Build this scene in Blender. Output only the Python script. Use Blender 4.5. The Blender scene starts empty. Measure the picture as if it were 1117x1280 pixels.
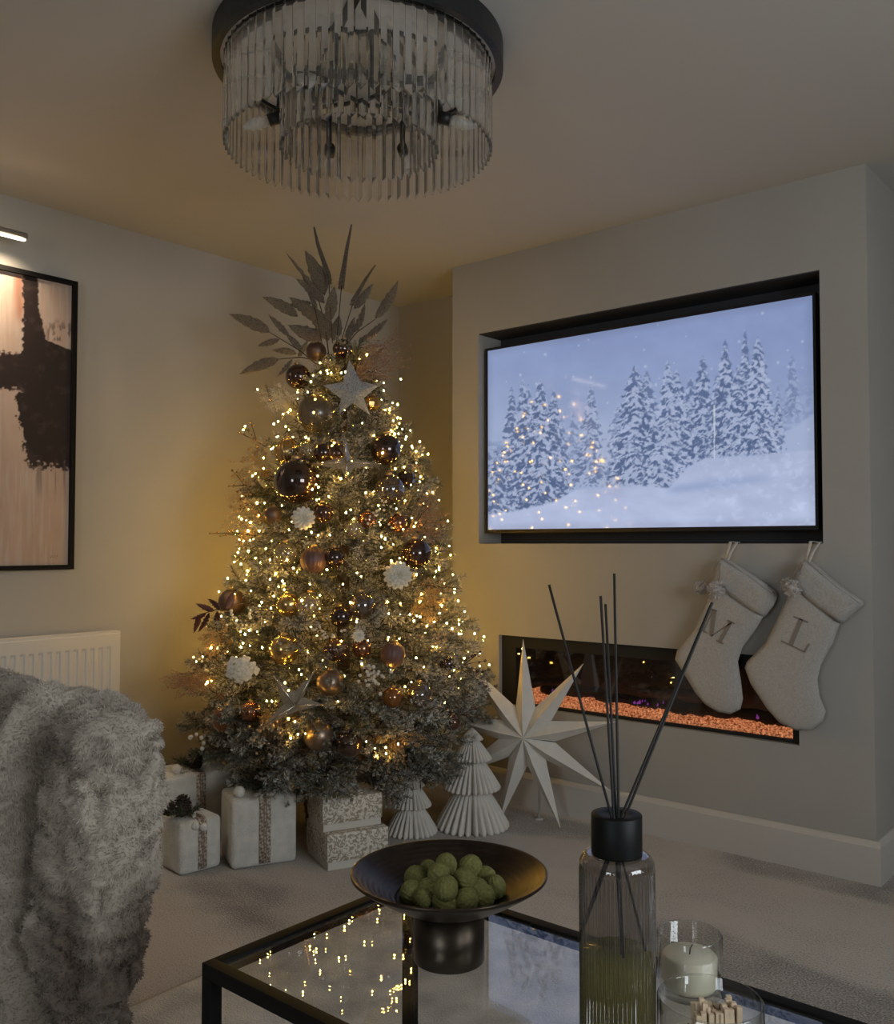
import bpy, bmesh, math, random
import numpy as np
from mathutils import Vector, Matrix
from mathutils.geometry import delaunay_2d_cdt

SC = bpy.context.scene
COL = SC.collection
PI = math.pi
rnd = random.Random(11)
nrs = np.random.RandomState(5)

# ------------------------------------------------------------------ camera
W_PX, H_PX, F_PX = 1117.0, 1280.0, 1150.0
CAM_Z, PITCH, YAW = 1.117, math.radians(1.99), math.radians(40.3)
cam_data = bpy.data.cameras.new('camera')
cam_data.sensor_fit = 'HORIZONTAL'
cam_data.sensor_width = 36.0
cam_data.lens = 36.0 * F_PX / W_PX
cam_data.clip_start = 0.02
camera = bpy.data.objects.new('camera', cam_data)
camera.location = (0, 0, CAM_Z)
camera.rotation_euler = (PI / 2 + PITCH, 0, YAW)
COL.objects.link(camera)
SC.camera = camera

# ------------------------------------------------------------------ world, daylight, exposure
SC.view_settings.view_transform = 'Standard'
SC.view_settings.look = 'None'
SC.view_settings.exposure = 0.0
SC.view_settings.gamma = 1.0
SC.view_settings.use_curve_mapping = False
SC.cycles.transparent_max_bounces = 24
SC.cycles.max_bounces = 20
SC.cycles.transmission_bounces = 20
SC.cycles.sample_clamp_indirect = 4.0
world = bpy.data.worlds.new('dusk_sky')
SC.world = world
world.use_nodes = True
world.node_tree.nodes['Background'].inputs[0].default_value = (0.55, 0.62, 0.75, 1)
world.node_tree.nodes['Background'].inputs[1].default_value = 0.35

ROOM_X0, ROOM_X1 = -3.40, 1.60
ROOM_Y0, ROOM_Y1 = -2.40, 3.607
CEIL = 2.40
WIN_Z = (0.90, 2.05)
WIN_FRONT = (-0.75, 0.30)                       # x range of the window in the wall behind the camera
WIN_SIDE = (0.35, 1.85)                        # y range of the window in the side wall
def daylight(loc, aim, w, h, energy):
    ld = bpy.data.lights.new('window_daylight', 'AREA')
    ld.shape = 'RECTANGLE'; ld.size, ld.size_y = w, h
    ld.energy = energy; ld.color = (0.86, 0.94, 1.0)
    lo = bpy.data.objects.new('window_daylight', ld); COL.objects.link(lo)
    lo.location = loc
    lo.rotation_euler = Vector(aim).to_track_quat('-Z', 'Y').to_euler()
daylight(((WIN_FRONT[0] + WIN_FRONT[1]) / 2, ROOM_Y0 - .10, sum(WIN_Z) / 2), (0, 1, 0), WIN_FRONT[1] - WIN_FRONT[0], WIN_Z[1] - WIN_Z[0], 31.0)
daylight((ROOM_X1 + .10, (WIN_SIDE[0] + WIN_SIDE[1]) / 2, sum(WIN_Z) / 2), (-1, 0, 0), WIN_SIDE[1] - WIN_SIDE[0], WIN_Z[1] - WIN_Z[0], 58.0)

# ------------------------------------------------------------------ photograph measures
_cy, _sy = math.cos(YAW), math.sin(YAW)
FWD = Vector((-_sy * math.cos(PITCH), _cy * math.cos(PITCH), math.sin(PITCH)))
RGT = Vector((_cy, _sy, 0))
UPV = RGT.cross(FWD)
ORG = Vector((0, 0, CAM_Z))
def ray(px, py):
    return FWD + RGT * ((px - W_PX / 2) / F_PX) + UPV * ((H_PX / 2 - py) / F_PX)
def on_x(px, py, X): d = ray(px, py); return ORG + d * (X / d.x)
def on_y(px, py, Y): d = ray(px, py); return ORG + d * (Y / d.y)
def on_z(px, py, Z): d = ray(px, py); return ORG + d * ((Z - CAM_Z) / d.z)
def at_d(px, py, t): return ORG + ray(px, py) * t
def project(P):
    P = np.asarray(P, float) - np.array(ORG)
    z = P @ np.array(FWD)
    return W_PX / 2 + F_PX * (P @ np.array(RGT)) / z, H_PX / 2 - F_PX * (P @ np.array(UPV)) / z

# ------------------------------------------------------------------ materials
def s2l(c):
    c = np.asarray(c, float)
    if c.max() > 1.0: c = c / 255.0
    return np.where(c <= 0.04045, c / 12.92, ((c + 0.055) / 1.055) ** 2.4)
def rgb(*c): return tuple(float(x) for x in s2l(c)) + (1.0,)

def new_mat(name):
    m = bpy.data.materials.new(name); m.use_nodes = True
    nt = m.node_tree
    return m, nt, nt.nodes['Principled BSDF'], nt.nodes['Material Output']
def pbr(name, col, rough=0.6, metal=0.0, var=0.0, vscale=20, bump=0.0, bscale=80, spec=0.5, sheen=0.0, coat=0.0, **kw):
    m, nt, p, out = new_mat(name)
    p.inputs['Base Color'].default_value = col
    p.inputs['Roughness'].default_value = rough
    p.inputs['Metallic'].default_value = metal
    p.inputs['Specular IOR Level'].default_value = spec
    p.inputs['Sheen Weight'].default_value = sheen
    p.inputs['Coat Weight'].default_value = coat
    for k, v in kw.items(): p.inputs[k.replace('_', ' ')].default_value = v
    tc = nt.nodes.new('ShaderNodeTexCoord')
    if var > 0:
        n = nt.nodes.new('ShaderNodeTexNoise'); n.inputs['Scale'].default_value = vscale; n.inputs['Detail'].default_value = 5
        nt.links.new(tc.outputs['Object'], n.inputs['Vector'])
        r = nt.nodes.new('ShaderNodeValToRGB')
        a = [max(0, c * (1 - var)) for c in col[:3]] + [1]; b = [min(1, c * (1 + var)) for c in col[:3]] + [1]
        r.color_ramp.elements[0].position = 0.3; r.color_ramp.elements[1].position = 0.7
        r.color_ramp.elements[0].color = a; r.color_ramp.elements[1].color = b
        nt.links.new(n.outputs['Fac'], r.inputs['Fac']); nt.links.new(r.outputs['Color'], p.inputs['Base Color'])
    if bump > 0:
        n2 = nt.nodes.new('ShaderNodeTexNoise'); n2.inputs['Scale'].default_value = bscale; n2.inputs['Detail'].default_value = 4
        nt.links.new(tc.outputs['Object'], n2.inputs['Vector'])
        b = nt.nodes.new('ShaderNodeBump'); b.inputs['Strength'].default_value = bump; b.inputs['Distance'].default_value = 0.01
        nt.links.new(n2.outputs['Fac'], b.inputs['Height']); nt.links.new(b.outputs['Normal'], p.inputs['Normal'])
    return m
def emit_mat(name, col, strength, sampling=None):
    m, nt, p, out = new_mat(name)
    p.inputs['Base Color'].default_value = (0.02, 0.02, 0.02, 1)
    p.inputs['Emission Color'].default_value = col
    p.inputs['Emission Strength'].default_value = strength
    if sampling: m.cycles.emission_sampling = sampling
    return m
def glass(name, col=(1, 1, 1, 1), ior=1.5, rough=0.0):
    m, nt, p, out = new_mat(name)
    p.inputs['Base Color'].default_value = col
    p.inputs['Transmission Weight'].default_value = 1.0
    p.inputs['Roughness'].default_value = rough
    p.inputs['IOR'].default_value = ior
    return m
def thin_glass(name, tint=(1, 1, 1, 1), ior=1.5, rough=0.0, boost=1.0, body=0.0, body_col=(0.5, 0.5, 0.5, 1)):
    """a thin pane: lets light straight through and mirrors by the angle of view"""
    m, nt, p, out = new_mat(name)
    nt.nodes.remove(p)
    tr = nt.nodes.new('ShaderNodeBsdfTransparent'); tr.inputs[0].default_value = tint
    gl = nt.nodes.new('ShaderNodeBsdfGlossy'); gl.inputs['Roughness'].default_value = rough
    fr = nt.nodes.new('ShaderNodeFresnel')
    ge = nt.nodes.new('ShaderNodeNewGeometry'); io = nt.nodes.new('ShaderNodeMath'); io.operation = 'MULTIPLY_ADD'
    io.inputs[1].default_value = 1 / ior - ior; io.inputs[2].default_value = ior      # same mirror on both sides of the sheet
    nt.links.new(ge.outputs['Backfacing'], io.inputs[0]); nt.links.new(io.outputs[0], fr.inputs['IOR'])
    mul = nt.nodes.new('ShaderNodeMath'); mul.operation = 'MULTIPLY'; mul.use_clamp = True; mul.inputs[1].default_value = boost
    nt.links.new(fr.outputs[0], mul.inputs[0])
    base = tr.outputs[0]
    if body > 0:
        df = nt.nodes.new('ShaderNodeBsdfDiffuse'); df.inputs[0].default_value = body_col
        mb = nt.nodes.new('ShaderNodeMixShader'); mb.inputs[0].default_value = body
        nt.links.new(tr.outputs[0], mb.inputs[1]); nt.links.new(df.outputs[0], mb.inputs[2]); base = mb.outputs[0]
    mx = nt.nodes.new('ShaderNodeMixShader')
    nt.links.new(mul.outputs[0], mx.inputs[0]); nt.links.new(base, mx.inputs[1]); nt.links.new(gl.outputs[0], mx.inputs[2])
    nt.links.new(mx.outputs[0], out.inputs['Surface'])
    return m
def attr_mat(name, attr, rough=0.7, emission=None, base_black=False, sheen=0.0, spec=0.4, metal=0.0):
    m, nt, p, out = new_mat(name)
    a = nt.nodes.new('ShaderNodeAttribute'); a.attribute_name = attr
    p.inputs['Roughness'].default_value = rough
    p.inputs['Sheen Weight'].default_value = sheen
    p.inputs['Specular IOR Level'].default_value = spec
    p.inputs['Metallic'].default_value = metal
    if base_black: p.inputs['Base Color'].default_value = (0.004, 0.004, 0.004, 1)
    else: nt.links.new(a.outputs['Color'], p.inputs['Base Color'])
    if emission is not None:
        nt.links.new(a.outputs['Color'], p.inputs['Emission Color']); p.inputs['Emission Strength'].default_value = emission
    return m

# ------------------------------------------------------------------ mesh builder
class MB:
    def __init__(s): s.v = []; s.f = []; s.sm = []
    def add(s, vs, fs, smooth=False, M=None):
        o = len(s.v)
        if M is not None: vs = [M @ Vector(p) for p in vs]
        s.v += [tuple(p) for p in vs]
        s.f += [tuple(i + o for i in f) for f in fs]
        s.sm += [smooth] * len(fs)
        return s
    def box(s, a, b, M=None, bev=0.0):
        if bev > 0:
            bm = bmesh.new()
            bmesh.ops.create_cube(bm, size=1)
            for v in bm.verts:
                v.co = Vector(((a[i] + b[i]) / 2 + v.co[i] * (b[i] - a[i]) for i in range(3)))
            bmesh.ops.bevel(bm, geom=list(bm.edges), offset=bev, segments=3, profile=0.5, affect='EDGES')
            bm.verts.index_update()
            s.add([v.co.copy() for v in bm.verts], [[v.index for v in f.verts] for f in bm.faces], True, M); bm.free()
            return s
        x0, y0, z0 = a; x1, y1, z1 = b
        return s.add([(x0, y0, z0), (x1, y0, z0), (x1, y1, z0), (x0, y1, z0), (x0, y0, z1), (x1, y0, z1), (x1, y1, z1), (x0, y1, z1)],
                     [(0, 3, 2, 1), (4, 5, 6, 7), (0, 1, 5, 4), (1, 2, 6, 5), (2, 3, 7, 6), (3, 0, 4, 7)], False, M)
    def tube(s, pts, r, n=8, cap=True, smooth=True, M=None):
        pts = [Vector(p) for p in pts]
        rs = r if isinstance(r, (list, tuple)) else [r] * len(pts)
        vs = []; fs = []
        prev = None
        for i, p in enumerate(pts):
            t = (pts[min(i + 1, len(pts) - 1)] - pts[max(i - 1, 0)]).normalized()
            if prev is None:
                a = t.orthogonal().normalized()
            else:
                a = (prev - t * prev.dot(t))
                a = a.normalized() if a.length > 1e-6 else t.orthogonal().normalized()
            prev = a
            b = t.cross(a)
            for k in range(n):
                th = 2 * PI * k / n
                vs.append(p + (a * math.cos(th) + b * math.sin(th)) * rs[i])
        for i in range(len(pts) - 1):
            for k in range(n):
                k2 = (k + 1) % n
                fs.append((i * n + k, i * n + k2, (i + 1) * n + k2, (i + 1) * n + k))
        if cap:
            fs.append(tuple(range(n - 1, -1, -1))); fs.append(tuple((len(pts) - 1) * n + k for k in range(n)))
        return s.add(vs, fs, smooth, M)
    def lathe(s, prof, n=32, c=(0, 0, 0), smooth=True, M=None, rfun=None):
        vs = []; fs = []
        m = len(prof)
        for i, (r, z) in enumerate(prof):
            for k in range(n):
                th = 2 * PI * k / n
                rr = r if rfun is None else rfun(r, z, th, i)
                vs.append((c[0] + rr * math.cos(th), c[1] + rr * math.sin(th), c[2] + z))
        for i in range(m - 1):
            for k in range(n):
                k2 = (k + 1) % n
                fs.append((i * n + k, i * n + k2, (i + 1) * n + k2, (i + 1) * n + k))
        ring = tuple(prof[0]) == tuple(prof[-1])
        if prof[0][0] > 1e-5 and not ring: fs.append(tuple(range(n - 1, -1, -1)))
        if prof[-1][0] > 1e-5 and not ring: fs.append(tuple((m - 1) * n + k for k in range(n)))
        return s.add(vs, fs, smooth, M)
    def sphere(s, c, r, nu=16, nv=10, sc=(1, 1, 1), M=None, rfun=None):
        vs = [(c[0], c[1], c[2] - r * sc[2])]; fs = []
        for i in range(1, nv):
            ph = -PI / 2 + PI * i / nv
            for k in range(nu):
                th = 2 * PI * k / nu
                rr = r if rfun is None else r * rfun(th, ph)
                vs.append((c[0] + rr * sc[0] * math.cos(ph) * math.cos(th), c[1] + rr * sc[1] * math.cos(ph) * math.sin(th), c[2] + rr * sc[2] * math.sin(ph)))
        vs.append((c[0], c[1], c[2] + r * sc[2])); top = len(vs) - 1
        for k in range(nu): fs.append((0, 1 + (k + 1) % nu, 1 + k)); fs.append((top, top - nu + k, top - nu + (k + 1) % nu))
        for i in range(nv - 2):
            for k in range(nu):
                a = 1 + i * nu; fs.append((a + k, a + (k + 1) % nu, a + nu + (k + 1) % nu, a + nu + k))
        return s.add(vs, fs, True, M)
    def grid(s, fn, nu, nv, smooth=True, M=None):
        vs = [fn(i / nu, j / nv) for j in range(nv + 1) for i in range(nu + 1)]
        fs = [(j * (nu + 1) + i, j * (nu + 1) + i + 1, (j + 1) * (nu + 1) + i + 1, (j + 1) * (nu + 1) + i) for j in range(nv) for i in range(nu)]
        return s.add(vs, fs, smooth, M)
    def mesh(s, name, mat):
        me = bpy.data.meshes.new(name)
        me.from_pydata(s.v, [], s.f)
        me.polygons.foreach_set('use_smooth', s.sm)
        if mat is not None: me.materials.append(mat)
        me.update()
        return me
    def build(s, name, mat, parent=None, loc=None):
        return link(name, s.mesh(name, mat), parent, loc)
def link(name, me, parent=None, loc=None, rot=None, scale=None):
    o = bpy.data.objects.new(name, me); COL.objects.link(o)
    if parent is not None: o.parent = parent
    if loc is not None: o.location = loc
    if rot is not None: o.rotation_euler = rot
    if scale is not None: o.scale = scale if hasattr(scale, '__len__') else (scale,) * 3
    return o
def empty(name, loc=(0, 0, 0), rz=0.0):
    o = bpy.data.objects.new(name, None); COL.objects.link(o)
    o.empty_display_size = 0.05
    o.location = loc; o.rotation_euler = (0, 0, rz)
    return o
def tag(o, label=None, cat=None, group=None, kind=None):
    if label: o['label'] = label
    if cat: o['category'] = cat
    if group: o['group'] = group
    if kind: o['kind'] = kind
    return o
def struct(o, label=None): o['kind'] = 'structure'; (label and tag(o, label)); return o
def frame_of(d, up=(0, 0, 1)):
    """rotation matrix whose +X is d"""
    d = Vector(d).normalized(); up = Vector(up)
    y = up.cross(d)
    y = y.normalized() if y.length > 1e-4 else d.orthogonal().normalized()
    z = d.cross(y)
    return Matrix((d, y, z)).transposed()
def puff(outline, T, R, step, seed=1):
    """closed cushion from a 2-D outline: front at +T, back at -T, rounded over the distance R from the edge"""
    P = np.array(outline, float)
    Q = np.roll(P, -1, axis=0)
    b = []
    for p, q in zip(P, Q):
        n = max(1, int(np.hypot(*(q - p)) / step))
        for k in range(n): b.append(p + (q - p) * k / n)
    b = np.array(b); nb = len(b)
    rs = np.random.RandomState(seed)
    x0, y0 = b.min(0); x1, y1 = b.max(0)
    gx, gy = np.meshgrid(np.arange(x0, x1, step), np.arange(y0, y1, step))
    g = np.stack([gx.ravel(), gy.ravel()], 1) + rs.uniform(-.2, .2, (gx.size, 2)) * step
    inside = np.zeros(len(g), bool)
    bq = np.roll(b, -1, axis=0)
    for (ax, ay), (cx, cy) in zip(b, bq):
        if ay == cy: continue
        cond = ((ay > g[:, 1]) != (cy > g[:, 1])) & (g[:, 0] < (cx - ax) * (g[:, 1] - ay) / (cy - ay) + ax)
        inside ^= cond
    def dist(pts):
        d = np.full(len(pts), 1e9)
        for a, c in zip(b, bq):
            ab = c - a; t = np.clip(((pts - a) @ ab) / max(ab @ ab, 1e-12), 0, 1)
            d = np.minimum(d, np.hypot(*(pts - (a + t[:, None] * ab)).T))
        return d
    g = g[inside]; d = dist(g) if len(g) else np.zeros(0)
    keep = d > step * 0.45; g = g[keep]; d = d[keep]
    pts = [Vector(p) for p in b] + [Vector(p) for p in g]
    ed = [(i, (i + 1) % nb) for i in range(nb)]
    vs, es, fs, *_ = delaunay_2d_cdt(pts, ed, [], 1, 1e-7)
    arr = np.array([(v.x, v.y) for v in vs])
    dd = dist(arr)
    h = T * np.sqrt(np.clip(1 - (1 - np.clip(dd / R, 0, 1)) ** 2, 0, 1))
    n = len(arr)
    verts = [(x, y, z) for (x, y), z in zip(arr, h)]
    idx_b = {}
    for i, (xy, e) in enumerate(zip(arr, dd)):
        if e < step * 0.02: idx_b[i] = i
        else: idx_b[i] = len(verts); verts.append((xy[0], xy[1], -h[i]))
    faces = [tuple(f) for f in fs] + [tuple(idx_b[i] for i in reversed(f)) for f in fs]
    return verts, faces

# numpy value noise
def vnoise(x, y, seed=0):
    x = np.asarray(x, float); y = np.asarray(y, float)
    def h(i, j):
        n = (i.astype(np.int64) * 374761393 + j.astype(np.int64) * 668265263 + seed * 982451653) & 0xffffffff
        n = ((n ^ (n >> 13)) * 1274126177) & 0xffffffff
        return ((n ^ (n >> 16)) & 0xffff) / 65535.0
    i = np.floor(x); j = np.floor(y); fx = x - i; fy = y - j
    fx = fx * fx * (3 - 2 * fx); fy = fy * fy * (3 - 2 * fy)
    return (h(i, j) * (1 - fx) + h(i + 1, j) * fx) * (1 - fy) + (h(i, j + 1) * (1 - fx) + h(i + 1, j + 1) * fx) * fy
def fbm(x, y, seed=0, oct=4):
    a = 0.5; t = 0.0; s = 0.0
    for k in range(oct):
        t = t + a * vnoise(x * 2 ** k, y * 2 ** k, seed + k * 17); s += a; a *= 0.5
    return t / s
def sstep(a, b, x): t = np.clip((np.asarray(x, float) - a) / (b - a), 0, 1); return t * t * (3 - 2 * t)
def mixc(c, d, t): t = np.asarray(t)[..., None]; return c * (1 - t) + d * t

# shared materials
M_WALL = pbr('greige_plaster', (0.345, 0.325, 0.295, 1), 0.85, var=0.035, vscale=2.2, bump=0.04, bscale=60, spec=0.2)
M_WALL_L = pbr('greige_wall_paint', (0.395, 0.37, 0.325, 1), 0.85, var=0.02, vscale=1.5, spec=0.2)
M_CEIL = pbr('white_ceiling_paint', (0.475, 0.455, 0.42, 1), 0.9, var=0.015, vscale=1.2, spec=0.1)
M_TRIM = pbr('satin_white_trim', (0.48, 0.45, 0.41, 1), 0.45, var=0.01)
M_BLACK = pbr('black_powder_coat', (0.006, 0.0055, 0.005, 1), 0.6, var=0.1, vscale=60, spec=.12)
M_BLACK_MATT = pbr('matt_black', (0.006, 0.006, 0.006, 1), 0.8)
M_PINE = pbr('pine_green', (0.06, 0.075, 0.045, 1), 0.8, var=0.3, vscale=60)
M_BROWN_STEM = pbr('brown_stem', (0.055, 0.030, 0.018, 1), 0.7, var=0.3, vscale=50)
M_GOLD_CAP = pbr('gold_cap', (0.55, 0.38, 0.18, 1), 0.3, 1.0)

# ------------------------------------------------------------------ room shell
def carpet_material():
    m, nt, p, out = new_mat('carpet')
    N = nt.nodes; L = nt.links
    tc = N.new('ShaderNodeTexCoord')
    def mapped(rot, sx, sy):
        mp = N.new('ShaderNodeMapping'); mp.inputs['Rotation'].default_value = (0, 0, rot); mp.inputs['Scale'].default_value = (sx, sy, 1)
        L.new(tc.outputs['Object'], mp.inputs['Vector']); return mp.outputs[0]
    v = N.new('ShaderNodeTexVoronoi'); v.inputs['Scale'].default_value = 1.0; v.feature = 'SMOOTH_F1'; v.inputs['Smoothness'].default_value = 0.35
    wn = N.new('ShaderNodeTexNoise'); wn.inputs['Scale'].default_value = 2.5; wn.inputs['Detail'].default_value = 3
    L.new(tc.outputs['Object'], wn.inputs['Vector'])
    wm = N.new('ShaderNodeMixRGB'); wm.blend_type = 'ADD'; wm.inputs[0].default_value = .55; L.new(mapped(0.35, 1.5, 3.0), wm.inputs[1]); L.new(wn.outputs['Color'], wm.inputs[2]); L.new(wm.outputs[0], v.inputs['Vector'])
    sep = N.new('ShaderNodeSeparateColor'); L.new(v.outputs['Color'], sep.inputs[0])
    n1 = N.new('ShaderNodeTexNoise'); n1.inputs['Scale'].default_value = 3.2; n1.inputs['Detail'].default_value = 6; n1.inputs['Distortion'].default_value = .6
    L.new(mapped(-0.4, 1.0, 1.3), n1.inputs['Vector'])
    n2 = N.new('ShaderNodeTexNoise'); n2.inputs['Scale'].default_value = 190; n2.inputs['Detail'].default_value = 3
    L.new(tc.outputs['Object'], n2.inputs['Vector'])
    a = N.new('ShaderNodeMath'); a.operation = 'MULTIPLY_ADD'; a.inputs[1].default_value = 0.60; a.inputs[2].default_value = -0.60
    L.new(sep.outputs[0], a.inputs[0])
    b = N.new('ShaderNodeMath'); b.operation = 'MULTIPLY_ADD'; b.inputs[1].default_value = 0.75
    L.new(n1.outputs['Fac'], b.inputs[0]); L.new(a.outputs[0], b.inputs[2])
    c = N.new('ShaderNodeMath'); c.operation = 'MULTIPLY_ADD'; c.inputs[1].default_value = 1.7; 
    L.new(n2.outputs['Fac'], c.inputs[0]); L.new(b.outputs[0], c.inputs[2])
    r = N.new('ShaderNodeValToRGB')
    r.color_ramp.elements[0].position = 0.45; r.color_ramp.elements[1].position = 1.0
    r.color_ramp.elements[0].color = (0.135, 0.115, 0.097, 1); r.color_ramp.elements[1].color = (0.465, 0.415, 0.36, 1)
    L.new(c.outputs[0], r.inputs['Fac']); L.new(r.outputs['Color'], p.inputs['Base Color'])
    p.inputs['Roughness'].default_value = 1.0; p.inputs['Specular IOR Level'].default_value = 0.1
    p.inputs['Sheen Weight'].default_value = 0.25
    bp = N.new('ShaderNodeBump'); bp.inputs['Strength'].default_value = 0.7; bp.inputs['Distance'].default_value = 0.006
    L.new(n2.outputs['Fac'], bp.inputs['Height']); L.new(bp.outputs['Normal'], p.inputs['Normal'])
    return m
M_CARPET = carpet_material()
struct(MB().box((ROOM_X0 - .1, ROOM_Y0 - .1, -0.06), (ROOM_X1 + .1, ROOM_Y1 + .1, 0)).build('floor', M_CARPET))
struct(MB().box((ROOM_X0 - .1, ROOM_Y0 - .1, CEIL), (ROOM_X1 + .1, ROOM_Y1 + .1, CEIL + .06)).build('ceiling', M_CEIL))
struct(MB().box((ROOM_X0 - .1, ROOM_Y0 - .1, 0), (ROOM_X0, ROOM_Y1 + .1, CEIL)).build('wall_left', M_WALL_L))
struct(MB().box((ROOM_X0, ROOM_Y1, 0), (ROOM_X1, ROOM_Y1 + .1, CEIL)).build('wall_back', M_WALL))

BR_Y = 3.247
BX0, BX1 = -2.72, -0.904
NX0, NX1, NZ0, NZ1 = -2.566, -1.06, 1.118, 2.068
FX0, FX1, FZ0, FZ1 = -2.455, -1.15, 0.417, 0.718
NICHE_D, FIRE_D = 0.17, 0.28
xs = sorted({BX0, NX0, FX0, FX1, NX1, BX1}); zs = [0, FZ0, FZ1, NZ0, NZ1, CEIL]
# niche spans several columns: cut it as one strip per column, with no inner reveals
def breast():
    mb = MB(); idx = {}
    def V(x, y, z):
        k = (round(x, 4), round(y, 4), round(z, 4))
        if k not in idx: idx[k] = len(mb.v); mb.v.append(k)
        return idx[k]
    def face(*p): mb.f.append(tuple(V(*q) for q in p)); mb.sm.append(False)
    def hole(x0, x1, z0, z1, d):
        cuts = [x for x in xs if x0 <= x <= x1]; y, yb = BR_Y, BR_Y + d
        for a, b in zip(cuts, cuts[1:]):
            face((a, y, z0), (b, y, z0), (b, yb, z0), (a, yb, z0))
            face((a, yb, z1), (b, yb, z1), (b, y, z1), (a, y, z1))
            face((a, yb, z0), (b, yb, z0), (b, yb, z1), (a, yb, z1))
        face((x0, y, z0), (x0, yb, z0), (x0, yb, z1), (x0, y, z1))
        face((x1, yb, z0), (x1, y, z0), (x1, y, z1), (x1, yb, z1))
    for a, b in zip(xs, xs[1:]):
        for c, d in zip(zs, zs[1:]):
            m = ((a + b) / 2, (c + d) / 2)
            if NX0 < m[0] < NX1 and NZ0 < m[1] < NZ1: continue
            if FX0 < m[0] < FX1 and FZ0 < m[1] < FZ1: continue
            face((a, BR_Y, c), (b, BR_Y, c), (b, BR_Y, d), (a, BR_Y, d))
    hole(NX0, NX1, NZ0, NZ1, NICHE_D); hole(FX0, FX1, FZ0, FZ1, FIRE_D)
    for c, d in zip(zs, zs[1:]):
        face((BX1, BR_Y, c), (BX1, ROOM_Y1, c), (BX1, ROOM_Y1, d), (BX1, BR_Y, d))
        face((BX0, ROOM_Y1, c), (BX0, BR_Y, c), (BX0, BR_Y, d), (BX0, ROOM_Y1, d))
    return mb
wb = struct(breast().build('wall_chimney_breast', M_WALL))
MB().box((NX0 + .002, BR_Y + NICHE_D - .006, NZ0 + .002), (NX1 - .002, BR_Y + NICHE_D - .001, NZ1 - .002)).build('niche_back', pbr('charcoal_niche', (0.03, 0.031, 0.036, 1), 0.7), wb)  # dark charcoal sheet across the back of the niche
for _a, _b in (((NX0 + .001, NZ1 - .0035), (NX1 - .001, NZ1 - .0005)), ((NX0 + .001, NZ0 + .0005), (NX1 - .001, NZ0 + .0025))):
    MB().box((_a[0], BR_Y + .004, _a[1]), (_b[0], BR_Y + NICHE_D - .007, _b[1])).build('niche_lining', bpy.data.materials['charcoal_niche'], wb)  # same dark charcoal over the niche top and floor

# the two walls out of view, each with a window
def windowed_wall(name, org, ux, length, w0, w1):
    """wall from org along ux; opening w0..w1 along it at the window height"""
    us = [0, w0, w1, length]; zz = [0, WIN_Z[0], WIN_Z[1], CEIL]; mb = MB(); org, ux = Vector(org), Vector(ux)
    vs = [org + ux * u + Vector((0, 0, z)) for z in zz for u in us]
    mb.add(vs, [(j * 4 + i, j * 4 + i + 1, j * 4 + i + 5, j * 4 + i + 4) for i in range(3) for j in range(3) if (i, j) != (1, 1)])
    return struct(mb.build(name, M_WALL_L))
M_WINFRAME = pbr('white_window_frame', (0.75, 0.74, 0.72, 1), 0.4)
M_WINGLASS = thin_glass('window_glass')
windowed_wall('wall_front', (ROOM_X0, ROOM_Y0, 0), (1, 0, 0), ROOM_X1 - ROOM_X0, WIN_FRONT[0] - ROOM_X0, WIN_FRONT[1] - ROOM_X0)
windowed_wall('wall_right', (ROOM_X1, ROOM_Y0, 0), (0, 1, 0), ROOM_Y1 - ROOM_Y0, WIN_SIDE[0] - ROOM_Y0, WIN_SIDE[1] - ROOM_Y0)
for wi, (loc, rz, w) in enumerate((((WIN_FRONT[0], ROOM_Y0, 0), 0, WIN_FRONT[1] - WIN_FRONT[0]), ((ROOM_X1, WIN_SIDE[0], 0), PI / 2, WIN_SIDE[1] - WIN_SIDE[0]))):
    e = struct(empty('window_%d' % (wi + 1), loc, rz)); t = .05
    f = MB()
    for x0_, x1_ in ((0, t), (w / 2 - t / 2, w / 2 + t / 2), (w - t, w)): f.box((x0_, -.06, WIN_Z[0]), (x1_, 0, WIN_Z[1]))
    for x0_, x1_ in ((t, w / 2 - t / 2), (w / 2 + t / 2, w - t)):
        f.box((x0_, -.06, WIN_Z[0]), (x1_, 0, WIN_Z[0] + t)); f.box((x0_, -.06, WIN_Z[1] - t), (x1_, 0, WIN_Z[1]))
        MB().box((x0_, -.035, WIN_Z[0] + t), (x1_, -.031, WIN_Z[1] - t)).build('pane', M_WINGLASS, e)
    f.build('window_frame', M_WINFRAME, e)

# skirting boards
def skirting(name, p0, p1, inward):
    """board along p0 -> p1 with a chamfered top, standing off the wall towards inward"""
    p0, p1, n = Vector((*p0, 0)), Vector((*p1, 0)), Vector((*inward, 0))
    prof = [(0, 0), (.018, 0), (.018, .122), (.012, .134), (.006, .140), (0, .140)]
    mb = MB(); vs = []
    for p in (p0, p1):
        for d, z in prof: q = p + n * d; vs.append((q.x, q.y, z))
    k = len(prof)
    fs = [(i, (i + 1) % k, k + (i + 1) % k, k + i) for i in range(k)] + [tuple(range(k)), tuple(range(2 * k - 1, k - 1, -1))]
    return struct(mb.add(vs, fs).build(name, M_TRIM))
skirting('baseboard_breast', (BX0 - .018, BR_Y), (BX1 + .018, BR_Y), (0, -1))
skirting('baseboard_breast_side', (BX1, BR_Y), (BX1, ROOM_Y1), (1, 0))
skirting('baseboard_left', (ROOM_X0, ROOM_Y0), (ROOM_X0, ROOM_Y1), (1, 0))
skirting('baseboard_back', (ROOM_X0 + .018, ROOM_Y1), (BX0, ROOM_Y1), (0, -1))
skirting('baseboard_right', (BX1 + .018, ROOM_Y1), (ROOM_X1, ROOM_Y1), (0, -1))

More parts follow.
